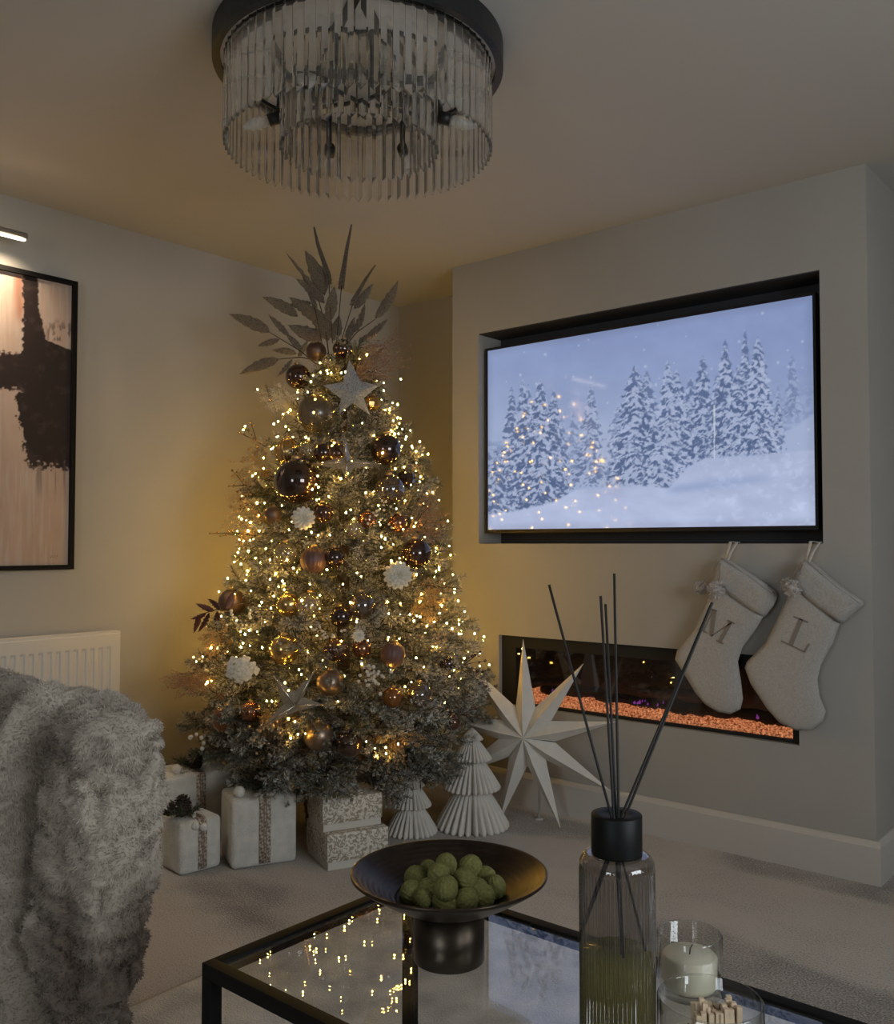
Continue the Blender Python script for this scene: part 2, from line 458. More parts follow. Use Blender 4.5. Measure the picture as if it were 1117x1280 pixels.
# ------------------------------------------------------------------ television in its niche
# flat pictures (screen, canvas) are dyed point by point on a fine grid; px, py are image pixels, each point projected through the camera
def painted_grid(fn_pos, nu, nv, paint, name, mat, parent, attr='paint'):
    uu, vv = np.meshgrid(np.linspace(0, 1, nu + 1), np.linspace(0, 1, nv + 1))
    P = fn_pos(uu.ravel(), vv.ravel())
    px, py = project(P)
    colr = paint(px, py, uu.ravel(), vv.ravel())
    me = bpy.data.meshes.new(name)
    i = np.arange(nu * nv); r = i // nu; c = i % nu; a = r * (nu + 1) + c
    F = np.stack([a, a + 1, a + nu + 2, a + nu + 1], 1)
    me.vertices.add(len(P)); me.vertices.foreach_set('co', P.astype(np.float32).ravel())
    me.loops.add(F.size); me.loops.foreach_set('vertex_index', F.astype(np.int32).ravel())
    me.polygons.add(len(F)); me.polygons.foreach_set('loop_start', (np.arange(len(F)) * 4).astype(np.int32))
    me.update(calc_edges=True)
    at = me.color_attributes.new(attr, 'FLOAT_COLOR', 'POINT')
    at.data.foreach_set('color', np.concatenate([colr, np.ones((len(colr), 1))], 1).astype(np.float32).ravel())
    me.materials.append(mat)
    return link(name, me, parent)

TV_Y = BR_Y + 0.030
TX0, TX1, TZ0, TZ1 = -2.550, -1.085, 1.166, 2.002       # outside of the bezel
def paint_tv(px, py, u, v):
    sky = mixc(np.array([146, 163, 208.]) + np.zeros((len(px), 3)), np.array([172, 187, 222.]) + np.zeros((len(px), 3)), sstep(400, 600, py))
    sky += ((fbm(px * .02, py * .03, 3) - .5) * 18)[:, None]
    img = sky.copy()
    # far hill and bank
    hill = 556 - (px - 955) * 0.62 + 3 * (fbm(px * .15, py * 0, 9) - .5)
    k = sstep(-3, 3, py - hill) * sstep(930, 960, px)
    img = mixc(img, np.array([176, 190, 224.]), k)
    shrub = sstep(.42, .6, fbm(px * .22, py * .25, 21)) * sstep(950, 975, px) * sstep(470, 500, py + 14 * fbm(px * .1, px * 0, 4)) * (1 - k)
    img = mixc(img, np.array([140, 157, 196.]), shrub * .55)
    shrub2 = sstep(.45, .6, fbm(px * .2, py * .22, 31)) * sstep(540, 575, py) * (1 - sstep(612, 640, py)) * (px < 640)
    img = mixc(img, np.array([104, 122, 162.]), shrub2 * .7)
    bush = np.exp(-(((px - 760) / 16) ** 2 + ((py - 572) / 34) ** 2) * 1.2) + np.exp(-(((px - 752) / 14) ** 2 + ((py - 540) / 18) ** 2))
    img = mixc(img, np.array([178, 192, 224.]), np.clip(bush, 0, 1) * (0.4 + .6 * fbm(px * .3, py * .3, 51)))
    dark = np.array([92, 110, 150.]); snow = np.array([196, 208, 238.])
    trees = [  # apex x, apex y, base y, half width, haze, snowiness
        (990, 438, 520, 10, .62, .5), (972, 482, 548, 8, .5, .5), (716, 512, 604, 13, .55, .5), (702, 520, 612, 12, .4, .5),
        (738, 480, 606, 19, .28, .52), (772, 502, 606, 20, .45, .6),
        (639, 483, 634, 17, .12, .42), (660, 480, 634, 17, .2, .45), (653, 474, 638, 19, .10, .44), (692, 487, 630, 18, .12, .45),
        (675, 474, 640, 30, .02, .52), (620, 560, 640, 16, .12, .42), (808, 463, 600, 26, .22, .5), (793, 457, 604, 33, .02, .52),
        (863, 470, 574, 20, .2, .5), (845, 462, 582, 25, .06, .50), (878, 443, 575, 19, .08, .46), (895, 470, 572, 16, .2, .42),
        (906, 424, 570, 18, .05, .48), (931, 411, 566, 13, .14, .5), (972, 500, 560, 9, .2, .45),
        (922, 455, 569, 18, .04, .58), (947, 421, 569, 24, .02, .60),
        (834, 450, 600, 20, .10, .64), (816, 520, 606, 17, .04, .66), (826, 545, 613, 25, .02, .60)]
    for q, (ax, ay, by, hw, hz, sn) in enumerate(trees):
        s = (py - ay) / (by - ay)
        wob = 0.78 + 0.5 * vnoise(py * .26 + q * 31, py * 0 + (px > ax) * 7.3, q) + .18 * np.sin(py * .75 + q)
        w = hw * np.clip(s, 0, 1) ** .72 * wob
        inside = sstep(1.5, -1.0, np.abs(px - ax) - w) * (s > 0) * sstep(by + 2.5, by - 1.5, py + 2 * np.sin(px * .9))
        d = np.abs(px - ax)
        jx = px + 5 * (fbm(px * .16, py * .16, 500 + q) - .5); jy = py + 7 * (fbm(px * .14, py * .14, 600 + q) - .5)
        n = fbm(jx * .24 + q * 13.7, (jy - .42 * d) * .36, 100 + q, 4)
        n = n + .045 * np.sin((jy - .5 * d) * .70 + q * 2)
        val = sstep(.60 - sn * .35 - .03, .60 - sn * .35 + .17, n)
        val = val * (.78 + .22 * fbm(px * .5, py * .5, 300 + q))
        core = sstep(1.0, .0, d / np.maximum(w, 1)) * .18 * (1 - sn)
        c = mixc(np.broadcast_to(dark, img.shape), np.broadcast_to(snow, img.shape), np.clip(val - core, 0, 1))
        c = mixc(c, img, np.full(len(px), hz) + .25 * sstep(.25, 0, s))
        img = mixc(img, c, inside * .97)
    # snow field
    gx = np.array([600, 645, 690, 720, 760, 800, 835, 862, 880, 920, 960, 1030]); gy = np.array([645, 638, 628, 612, 609, 606, 610, 582, 573, 570, 568, 561])
    gl = np.interp(px, gx, gy) + 1.5 * (fbm(px * .1, px * 0, 71) - .5)
    g = sstep(-1.6, 2.2, py - gl)
    field = np.array([186, 198, 232.]) + ((fbm(px * .035, py * .07, 81) - .5) * 24)[:, None] + 8 * sstep(600, 650, py)[:, None]
    band = np.exp(-((py - (613 - (px - 830) * .12)) / 5.5) ** 2) * sstep(826, 850, px) * sstep(990, 900, px)
    field = mixc(field, np.array([160, 177, 218.]), band * .8)
    field += (sstep(.55, .7, fbm(px * .12, py * .16, 91)) * 9 * sstep(860, 900, px))[:, None]
    img = mixc(img, field, g)
    # lamp post and falling snow
    img = mixc(img, np.array([225, 228, 240.]), (np.abs(px - 892.5) < .9) * (py > 506) * (py < 574) * .75)
    rs = np.random.RandomState(3)
    for k in range(70):
        fx, fy, fr = rs.uniform(612, 1014), rs.uniform(372, 610), rs.choice([.8, 1.1, 1.6])
        img = mixc(img, np.array([222, 230, 250.]), np.exp(-((px - fx) ** 2 + (py - fy) ** 2) / (fr * fr)) * .6)
    edge = np.minimum(np.minimum(u, 1 - u) * 1.7, np.minimum(v, 1 - v))
    img *= (0.93 + .07 * sstep(0, .05, edge))[:, None]
    return s2l(np.clip(img, 1, 255))
tv = tag(empty('television', (0, 0, 0)), 'wide flat television showing a snowy fir forest, set into the wall niche', 'television')
bz = 0.0105
M_BEZEL = pbr('tv_bezel', (0.008, 0.008, 0.010, 1), 0.35)
m = MB()
m.box((TX0, TV_Y, TZ0), (TX0 + bz, TV_Y + .03, TZ1)).box((TX1 - bz, TV_Y, TZ0), (TX1, TV_Y + .03, TZ1))
m.box((TX0 + bz, TV_Y, TZ0), (TX1 - bz, TV_Y + .03, TZ0 + bz * 1.5)).box((TX0 + bz, TV_Y, TZ1 - bz), (TX1 - bz, TV_Y + .03, TZ1))
m.build('bezel', M_BEZEL, tv)
MB().box((TX0 + .004, TV_Y + .012, TZ0 + .004), (TX1 - .004, TV_Y + .045, TZ1 - .004)).build('back_panel', M_BEZEL, tv)
MB().box((-1.95, TV_Y + .045, 1.45), (-1.65, BR_Y + NICHE_D - .006, 1.75)).build('wall_bracket', M_BLACK, tv)
M_SCREEN = attr_mat('tv_screen', 'paint', 0.06, emission=0.80, base_black=True, spec=0.5)
sx0, sx1, sz0, sz1 = TX0 + bz, TX1 - bz, TZ0 + bz * 1.5, TZ1 - bz
scr = painted_grid(lambda u, v: np.stack([sx0 + (sx1 - sx0) * u, np.full_like(u, TV_Y + .004), sz0 + (sz1 - sz0) * v], 1), 430, 250, paint_tv, 'screen', M_SCREEN, tv)
scr['label'] = 'glowing screen with snow covered fir trees under a pale blue sky'

# ------------------------------------------------------------------ electric fire
fire = tag(empty('electric_fireplace', (0, 0, 0)), 'long slot electric fire with orange ember bed under the television', 'fireplace')
gy = BR_Y + 0.022
def quadbox(mb, x0, x1, z0, z1, y0, y1): return mb.box((x0, y0, z0), (x1, y1, z1))
m = MB()
quadbox(m, FX0 + .001, FX0 + .075, FZ0 + .001, FZ1 - .001, gy, gy + .02); quadbox(m, FX1 - .03, FX1 - .001, FZ0 + .001, FZ1 - .001, gy, gy + .02)
quadbox(m, FX0 + .075, FX1 - .03, FZ1 - .052, FZ1 - .001, gy, gy + .02); quadbox(m, FX0 + .075, FX1 - .03, FZ0 + .001, FZ0 + .012, gy, gy + .02)
m.build('frame', M_BLACK_MATT, fire)
MB().box((FX0 + .07, gy + .006, FZ0 + .010), (FX1 - .025, gy + .010, FZ1 - .05)).build('glass_pane', thin_glass('fire_glass', (0.80, 0.80, 0.82, 1), 1.55, boost=1.7), fire)
m = MB()
x0, x1, z0, z1, yb = FX0 + .002, FX1 - .002, FZ0 + .002, FZ1 - .002, BR_Y + FIRE_D - .004
m.box((x0, yb - .004, z0), (x1, yb, z1)); m.box((x0, gy + .021, z1 - .004), (x1, yb - .004, z1)); m.box((x0, gy + .021, z0), (x1, yb - .004, z0 + .004))
m.box((x0, gy + .021, z0 + .004), (x0 + .004, yb - .004, z1 - .004)); m.box((x1 - .004, gy + .021, z0 + .004), (x1, yb - .004, z1 - .004))
m.build('firebox', pbr('firebox_black', (0.012, 0.010, 0.011, 1), 0.5), fire)
def ember_mat():
    m, nt, p, out = new_mat('glowing_crystal_embers')
    tc = nt.nodes.new('ShaderNodeTexCoord'); n = nt.nodes.new('ShaderNodeTexNoise'); n.inputs['Scale'].default_value = 130; n.inputs['Detail'].default_value = 2
    nt.links.new(tc.outputs['Object'], n.inputs['Vector'])
    r = nt.nodes.new('ShaderNodeValToRGB'); e = r.color_ramp.elements
    e[0].position = .38; e[0].color = (0.12, 0.02, 0.006, 1); e[1].position = .68; e[1].color = (0.95, 0.36, 0.14, 1)
    nt.links.new(n.outputs['Fac'], r.inputs['Fac']); nt.links.new(r.outputs['Color'], p.inputs['Emission Color'])
    p.inputs['Emission Strength'].default_value = 1.3; p.inputs['Base Color'].default_value = (0.2, 0.06, 0.02, 1); p.inputs['Roughness'].default_value = .3
    return m
rs = np.random.RandomState(8)
oct_v = [(1, 0, 0), (0, 1, 0), (-1, 0, 0), (0, -1, 0), (0, 0, 1), (0, 0, -1)]
oct_f = [(0, 1, 4), (1, 2, 4), (2, 3, 4), (3, 0, 4), (1, 0, 5), (2, 1, 5), (3, 2, 5), (0, 3, 5)]
m = MB()
m.box((FX0 + .01, gy + .024, FZ0 + .007), (FX1 - .01, yb - .01, FZ0 + .022))
for k in range(4200):
    x = rs.uniform(FX0 + .015, FX1 - .015); y = rs.uniform(gy + .032, yb - .02); s = rs.uniform(.004, .009)
    z = FZ0 + .026 + .026 * rs.rand() * sstep(gy + .03, gy + .09, y)
    R = Matrix.Rotation(rs.uniform(0, 6), 3, 'X') @ Matrix.Rotation(rs.uniform(0, 6), 3, 'Z')
    m.add([Vector((x, y, z)) + R @ (Vector(q) * s) for q in oct_v], oct_f)
tag(m.build('ember_bed', ember_mat(), fire), 'orange glowing crushed crystal ember bed', kind='stuff')
M_LOG = pbr('charred_log', (0.022, 0.014, 0.012, 1), 0.9, var=.5, vscale=40, bump=.6, bscale=60)
def rough_log(p0, p1, r, seed):
    p0, p1 = Vector(p0), Vector(p1); q = random.Random(seed); n = 9
    pts = []; rr = []
    for i in range(n):
        t = i / (n - 1); pts.append(p0.lerp(p1, t) + Vector((0, q.uniform(-.006, .006), q.uniform(-.008, .008)))); rr.append(r * q.uniform(.8, 1.15) * (0.75 if i in (0, n - 1) else 1))
    return MB().tube([p_ + Vector((0, .02, .012)) for p_ in pts], rr, 9)
for k, (a, b, r) in enumerate([((-2.30, 3.335, .468), (-1.98, 3.345, .478), .024), ((-2.02, 3.33, .466), (-1.62, 3.345, .474), .021), ((-1.70, 3.325, .464), (-1.42, 3.33, .470), .026),
                              ((-1.45, 3.34, .468), (-1.18, 3.33, .462), .024), ((-2.42, 3.39, .480), (-2.16, 3.42, .515), .02), ((-1.86, 3.43, .49), (-1.50, 3.41, .53), .02)]):
    rough_log(a, b, r, k).build('log', M_LOG, fire)
M_FLAME = emit_mat('violet_led_flame', (0.50, 0.08, 0.55, 1), 0.55)
rs = np.random.RandomState(18)
for k in range(20):
    x = rs.choice([-2.21, -2.05, -1.83, -1.78, -1.62, -1.56, -1.42, -1.30]) + rs.normal(0, .03); h = rs.uniform(.008, .022); w = rs.uniform(.003, .007)
    pts = [(x + .3 * w * math.sin(k + 2 * t), 3.325 + .01 * (k % 4), .476 + h * t) for t in (0, .2, .4, .6, .8, 1)]
    MB().tube(pts, [w * .7, w, w * .8, w * .55, w * .3, .0003], 7).build('flame', M_FLAME, fire)

# ------------------------------------------------------------------ picture and picture light on the long wall
art = tag(empty('framed_abstract', (ROOM_X0, 1.36, 1.58)), 'black framed abstract painting in dark brown and blush on the long wall', 'painting')
AY0, AY1, AZ0, AZ1 = -0.42, 0.405, -0.56, 0.55        # local
fw, fd = 0.018, 0.035
m = MB()
m.box((.002, AY0, AZ0), (fd, AY0 + fw, AZ1)).box((.002, AY1 - fw, AZ0), (fd, AY1, AZ1)).box((.002, AY0 + fw, AZ0), (fd, AY1 - fw, AZ0 + fw)).box((.002, AY0 + fw, AZ1 - fw), (fd, AY1 - fw, AZ1))
m.build('frame', M_BLACK, art)
def paint_art(px, py, u, v):
    n = len(px)
    blush = np.broadcast_to(np.array([196, 170, 152.]), (n, 3)); 
    img = blush + ((fbm(px * .05, py * .015, 5) - .5) * 26)[:, None]
    stre = fbm(px * .45, py * .02, 14)
    img = mixc(img, np.array([205, 192, 182.]), sstep(.5, .75, stre) * .5)
    img = mixc(img, np.array([168, 116, 92.]), np.exp(-((px - 23 + 5 * (fbm(py * .03, py * 0, 2) - .5)) / 6) ** 2) * sstep(330, 350, py) * sstep(412, 385, py) * .8)
    rag = (fbm(px * .25, py * .25, 41) - .5)
    dark = np.array([44, 33, 31.])
    # upright stroke
    l = 29 + rag * 9; r = np.interp(py, [330, 385, 405, 425, 440], [47, 48, 53, 57, 95]) + rag * 4
    k = sstep(-1.2, 1.2, px - l) * sstep(1.2, -1.2, px - r) * sstep(452, 448, py)
    # left arm
    k = np.maximum(k, sstep(-2, 2, py - (441 + rag * 16)) * sstep(2, -2, py - (486 + rag * 14)) * sstep(33, 31, px) * sstep(-62, -48, px + rag * 40))
    k = np.maximum(k, sstep(-1.5, 1.5, px - (np.interp(py, [440, 485, 495, 560, 580], [28, 28, 21, 30, 34]) + rag * 16)) * sstep(438, 442, py) * sstep(3, -3, py - (578 + px * .1 + rag * 26)))
    img = mixc(img, dark + np.zeros((n, 3)), k * (0.96 - .10 * sstep(.55, .75, fbm(px * .1, py * .1, 63))))
    drip = sstep(.55, .7, fbm(px * .18, py * .01, 77)) * sstep(570, 585, py) * sstep(640, 590, py) * sstep(15, 25, px)
    img = mixc(img, np.array([120, 102, 94.]), drip * .55)
    smear = sstep(.45, .62, fbm(px * .3, py * .12, 87)) * sstep(395, 412, py) * sstep(428, 424, py) * sstep(55, 62, px)
    img = mixc(img, np.array([92, 76, 70.]), smear * .6)
    sig = (np.abs(py - 695.5 - 1.6 * np.sin(px * 1.9)) < .7) * (px > 63) * (px < 71.5)
    img = mixc(img, np.array([120, 108, 100.]), sig * .8)
    return s2l(np.clip(img, 1, 255)) * 0.72
M_ART = attr_mat('canvas_paint', 'paint', 0.65, spec=0.25)
ax0 = ROOM_X0 + .020
cv = painted_grid(lambda u, v: np.stack([np.full_like(u, ax0), 1.36 + AY0 + fw + (AY1 - AY0 - 2 * fw) * u, 1.58 + AZ0 + fw + (AZ1 - AZ0 - 2 * fw) * v], 1), 260, 330, paint_art, 'canvas', M_ART, art)
cv.matrix_parent_inverse = Matrix.Translation((-ROOM_X0, -1.36, -1.58))

pl_end = on_x(33, 296, ROOM_X0 + .13)
pl = tag(empty('picture_light', (ROOM_X0, pl_end.y - .26, pl_end.z)), 'slim white picture light glowing above the abstract painting', 'lamp')
M_PLIGHT = pbr('pale_metal', (0.42, 0.40, 0.37, 1), 0.35, 0.6)
MB().tube([(.13, -.26, 0), (.13, .26, 0)], .0135, 14).build('light_bar', M_PLIGHT, pl)
MB().tube([(.002, 0, -.02), (.05, 0, .03), (.13, 0, .012)], .005, 8).build('arm', M_PLIGHT, pl)
MB().lathe([(.03, 0), (.03, .01), (.02, .014)], 20, M=Matrix.Translation((.001, 0, -.02)) @ Matrix.Rotation(PI / 2, 4, 'Y')).build('wall_plate', M_PLIGHT, pl)
MB().box((.121, -.25, -.0165), (.139, .255, -.0125)).build('diffuser', emit_mat('warm_led_strip', (1.0, 0.86, 0.66, 1), 9.0), pl)
ld = bpy.data.lights.new('picture_light_glow', 'AREA'); ld.shape = 'RECTANGLE'; ld.size = .5; ld.size_y = .015; ld.energy = 4.5; ld.color = (1, .80, .58); ld.spread = math.radians(120)
lo = bpy.data.objects.new('picture_light_glow', ld); COL.objects.link(lo); lo.parent = pl; lo.location = (.128, 0, -.02)
_d = Vector((-.45, 0, -1)).normalized(); _x = Vector((0, 1, 0)); _z = -_d; _y = _z.cross(_x)
lo.rotation_euler = Matrix((_x, _y, _z)).transposed().to_euler()

# ------------------------------------------------------------------ radiator
rad_y1 = on_x(150, 790, ROOM_X0 + .09).y
rad_z1 = on_x(150, 790, ROOM_X0 + .09).z
rad = tag(empty('radiator', (ROOM_X0, rad_y1, 0)), 'white panel radiator with vertical flutes on the wall behind the throw', 'radiator')
M_RAD = pbr('white_enamel', (0.56, 0.53, 0.485, 1), 0.35)
RL = 1.2; pitch_r = 0.0335
ys = []; 
y = -RL
prof = [(-RL, 0.0), (-RL + .03, 0.0)]
k = -RL + .03
while k < -.045:
    prof += [(k + .006, .0), (k + .010, -.0045), (k + pitch_r - .010, -.0045), (k + pitch_r - .006, 0.0)]
    k += pitch_r
prof += [(0, 0)]
def rad_panel():
    mb = MB(); zz = [(.15, 0), (.19, 0), (.20, 1), (rad_z1 - .062, 1), (rad_z1 - .052, 0), (rad_z1 - .006, 0), (rad_z1, -.35)]
    nu = len(prof)
    vs = [(.09 + (d * s if s >= 0 else d * 0 - .006), yy, z) for z, s in zz for yy, d in prof]
    fs = [(j * nu + i, j * nu + i + 1, (j + 1) * nu + i + 1, (j + 1) * nu + i) for j in range(len(zz) - 1) for i in range(nu - 1)]
    return mb.add(vs, fs)
rad_panel().build('front_panel', M_RAD, rad)
MB().box((.082, -RL, .15), (.030, 0, rad_z1 - .004)).build('body', M_RAD, rad)
MB().box((.028, -.004, .155), (.086, .004, rad_z1 - .003)).build('side_grille', M_RAD, rad)
MB().box((.026, -RL, rad_z1 - .004), (.088, .003, rad_z1 + .004)).build('top_grille', M_RAD, rad)
for yy in (-.15, -RL + .15): MB().box((.002, yy - .02, .2), (.032, yy + .02, rad_z1 - .08)).build('bracket', M_RAD, rad)
MB().tube([(.06, -.05, .15), (.06, -.05, .001)], .009, 10).build('pipe', M_RAD, rad)

# ------------------------------------------------------------------ crystal ceiling light
CH_R = 0.333; ch_c = at_d(449, 185, 2.38)
ch = tag(empty('crystal_ceiling_light', (ch_c.x, ch_c.y, CEIL)), 'round black ceiling light hung with two tiers of clear glass prisms', 'ceiling light')
M_CRYSTAL = glass('clear_crystal', (0.97, 0.975, 0.97, 1), 1.5)
_nt = M_CRYSTAL.node_tree; _o = _nt.nodes['Material Output']; _b = _nt.nodes['Principled BSDF']
_t = _nt.nodes.new('ShaderNodeBsdfTransparent'); _t.inputs[0].default_value = (.97, .975, .97, 1); _x = _nt.nodes.new('ShaderNodeMixShader'); _x.inputs[0].default_value = .10
_nt.links.new(_b.outputs[0], _x.inputs[1]); _nt.links.new(_t.outputs[0], _x.inputs[2]); _nt.links.new(_x.outputs[0], _o.inputs['Surface'])
M_CHBLACK = pbr('satin_black_metal', (0.010, 0.010, 0.010, 1), 0.42)
zt, zb = -0.055, -0.274                                   # top and bottom of the prisms
MB().lathe([(.352, 0), (.372, 0), (.372, -.062), (.352, -.062), (.352, 0)], 96, smooth=False).build('outer_ring', M_CHBLACK, ch)
MB().lathe([(0.001, -.050), (.352, -.050), (.352, -.002), (0.001, -.002)], 72, smooth=False).build('ceiling_plate', pbr('white_plate', (0.80, 0.78, 0.74, 1), .4), ch)
MB().lathe([(CH_R - .006, -.0505), (CH_R + .003, -.0505), (CH_R + .003, -.060), (CH_R - .006, -.060), (CH_R - .006, -.0505)], 90, smooth=False).build('hanging_ring', M_CHBLACK, ch)
MB().lathe([(.188, -.0505), (.197, -.0505), (.197, -.060), (.188, -.060), (.188, -.0505)], 72, smooth=False).build('inner_hanging_ring', M_CHBLACK, ch)
for k in range(4):
    MB().box((.02, -.009, -.068), (.345, .009, -.0505), M=Matrix.Rotation(PI / 4 + k * PI / 2, 4, 'Z')).build('cross_bar', M_CHBLACK, ch)
def crystal(w, d, h):
    # triangular prism, ridge outwards, bottom cut to a chisel point
    mb = MB()
    sec = [(0, d), (-w / 2, d * .28), (-w / 2, 0), (w / 2, 0), (w / 2, d * .28)]
    n = len(sec)
    vs = [(x, y, 0) for x, y in sec] + [(x, y, -h + .016 * abs(x) / (w / 2)) for x, y in sec]
    fs = [tuple(range(n))] + [(i, (i + 1) % n, n + (i + 1) % n, n + i) for i in range(n)]
    # bottom as a fan to the low ridge point
    vs.append((0, d * .25, -h)); c = len(vs) - 1
    fs += [(n + i, n + (i + 1) % n, c) for i in range(n)]
    return mb.add(vs, [f if k_ == 0 else tuple(reversed(f)) for k_, f in enumerate(fs)])
cm = crystal(.0250, .0105, abs(zb - zt)).mesh('crystal_prism', M_CRYSTAL)
for R, n in ((CH_R, 74), (.194, 43)):
    for k in range(n):
        th = 2 * PI * k / n
        link('crystal_prism', cm, ch, (R * math.cos(th), R * math.sin(th), zt), (0, 0, th - PI / 2))
M_BULB = thin_glass('clear_bulb_glass', (0.93, 0.93, 0.92, 1), 1.45, boost=1.6, body=.28, body_col=(.85, .83, .78, 1))
for k in range(6):
    th = math.radians(40 + 60 * k)
    d = Vector((math.cos(th), math.sin(th), 0))
    dd = (d * 1.0 + Vector((0, 0, -.28))).normalized()
    p0 = d * .206 + Vector((0, 0, -.178)); Rm = frame_of(dd).to_4x4(); Rm.translation = p0
    h = MB(); h.tube([(0, 0, 0), (.03, 0, 0)], [.016, .017], 12, M=Rm); hb = h.build('bulb_holder', M_CHBLACK, ch)
    MB().tube([p0 + dd * .004, d * .206 + Vector((0, 0, -.09)), d * .206 + Vector((0, 0, -.0505))], .007, 8).build('arm', M_CHBLACK, ch)
    Z = Rm @ Matrix.Rotation(PI / 2, 4, 'Y')
    MB().lathe([(.008, .030), (.012, .036), (.0165, .05), (.0175, .062), (.014, .08), (.006, .095), (.0005, .100)], 14, M=Z).build('bulb', M_BULB, ch)
MB().lathe([(.001, -.125), (.036, -.122), (.042, -.11), (.042, -.0505), (.001, -.0505)], 24).build('hub', M_CHBLACK, ch)

# ------------------------------------------------------------------ stockings
M_STK = pbr('cream_fleece', (0.53, 0.49, 0.445, 1), 1.0, var=.14, vscale=180, bump=.9, bscale=420, sheen=.4, spec=.1)
M_STK_CUFF = pbr('cream_fleece_cuff', (0.54, 0.50, 0.455, 1), 1.0, var=.15, vscale=160, bump=1.0, bscale=380, sheen=.4, spec=.1)
M_POM = pbr('taupe_yarn', (0.46, 0.40, 0.36, 1), 1.0, var=.3, vscale=200, sheen=.4, spec=.1)
M_THREAD = pbr('taupe_thread', (0.20, 0.165, 0.135, 1), .7)
M_LOOP = pbr('cream_ribbon', (0.5, 0.46, 0.41, 1), .9)
SY = BR_Y - 0.052
def c7(x, y): return (830 + x / 3.892, 660 + y / 3.892)
def onw(pts, Y=SY): return [(lambda p: (p.x, p.z))(on_y(*c7(x, y), Y)) for x, y in pts]
def pom(c, r, seed):
    mb = MB(); q = random.Random(seed)
    mb.sphere(c, r * .72, 12, 8)
    for k in range(260):
        d = Vector((q.gauss(0, 1), q.gauss(0, 1), q.gauss(0, 1))).normalized(); s = d.orthogonal().normalized() * r * .07
        L = r * q.uniform(.88, 1.06); C = Vector(c)
        mb.add([C + d * r * .6 - s, C + d * r * .6 + s, C + d * L + s * .6, C + d * L - s * .6], [(0, 1, 2, 3)])
    return mb
STK = {
 'M': dict(boot=[(262, 250), (180, 410), (140, 500), (62, 595), (52, 640), (90, 700), (150, 800), (200, 860), (260, 895), (320, 906), (370, 882), (383, 830), (372, 740), (358, 650), (380, 580), (440, 500), (486, 425)],
           cuff=[(278, 146), (310, 150), (430, 225), (540, 305), (549, 335), (530, 380), (488, 432), (430, 405), (330, 335), (240, 262), (250, 210)],
           loop=[(303, 190), (300, 130), (318, 66), (332, 64)], loop2=[(303, 190), (318, 120), (330, 66)],
           poms=[((195, 290), .026, .03), ((288, 296), .033, .062)], cords=[((275, 155), (235, 240), (200, 285)), ((292, 170), (294, 230), (288, 280))],
           letter=[((240, 390), (275, 402), 3), ((254, 397), (208, 498), 4), ((190, 487), (228, 508), 3), ((262, 397), (247, 522), 13), ((247, 522), (345, 458), 4), ((340, 455), (287, 550), 12), ((272, 544), (305, 560), 3), ((326, 446), (360, 462), 3)]),
 'L': dict(boot=[(650, 240), (600, 330), (540, 460), (490, 560), (402, 650), (391, 680), (420, 760), (500, 880), (560, 948), (640, 985), (720, 985), (772, 938), (786, 890), (756, 820), (745, 740), (760, 670), (820, 560), (855, 462)],
           cuff=[(680, 152), (712, 156), (840, 265), (966, 355), (968, 372), (920, 420), (866, 466), (800, 425), (690, 345), (625, 262), (650, 205)],
           loop=[(700, 185), (692, 130), (708, 64), (722, 60)], loop2=[(700, 185), (722, 110), (735, 62)],
           poms=[((618, 278), .028, .03), ((655, 292), .031, .062)], cords=[((685, 165), (650, 225), (622, 270)), ((690, 175), (668, 240), (660, 280))],
           letter=[((645, 428), (715, 456), 4), ((683, 440), (632, 562), 13), ((585, 545), (700, 600), 4), ((698, 600), (720, 560), 5)]),
}
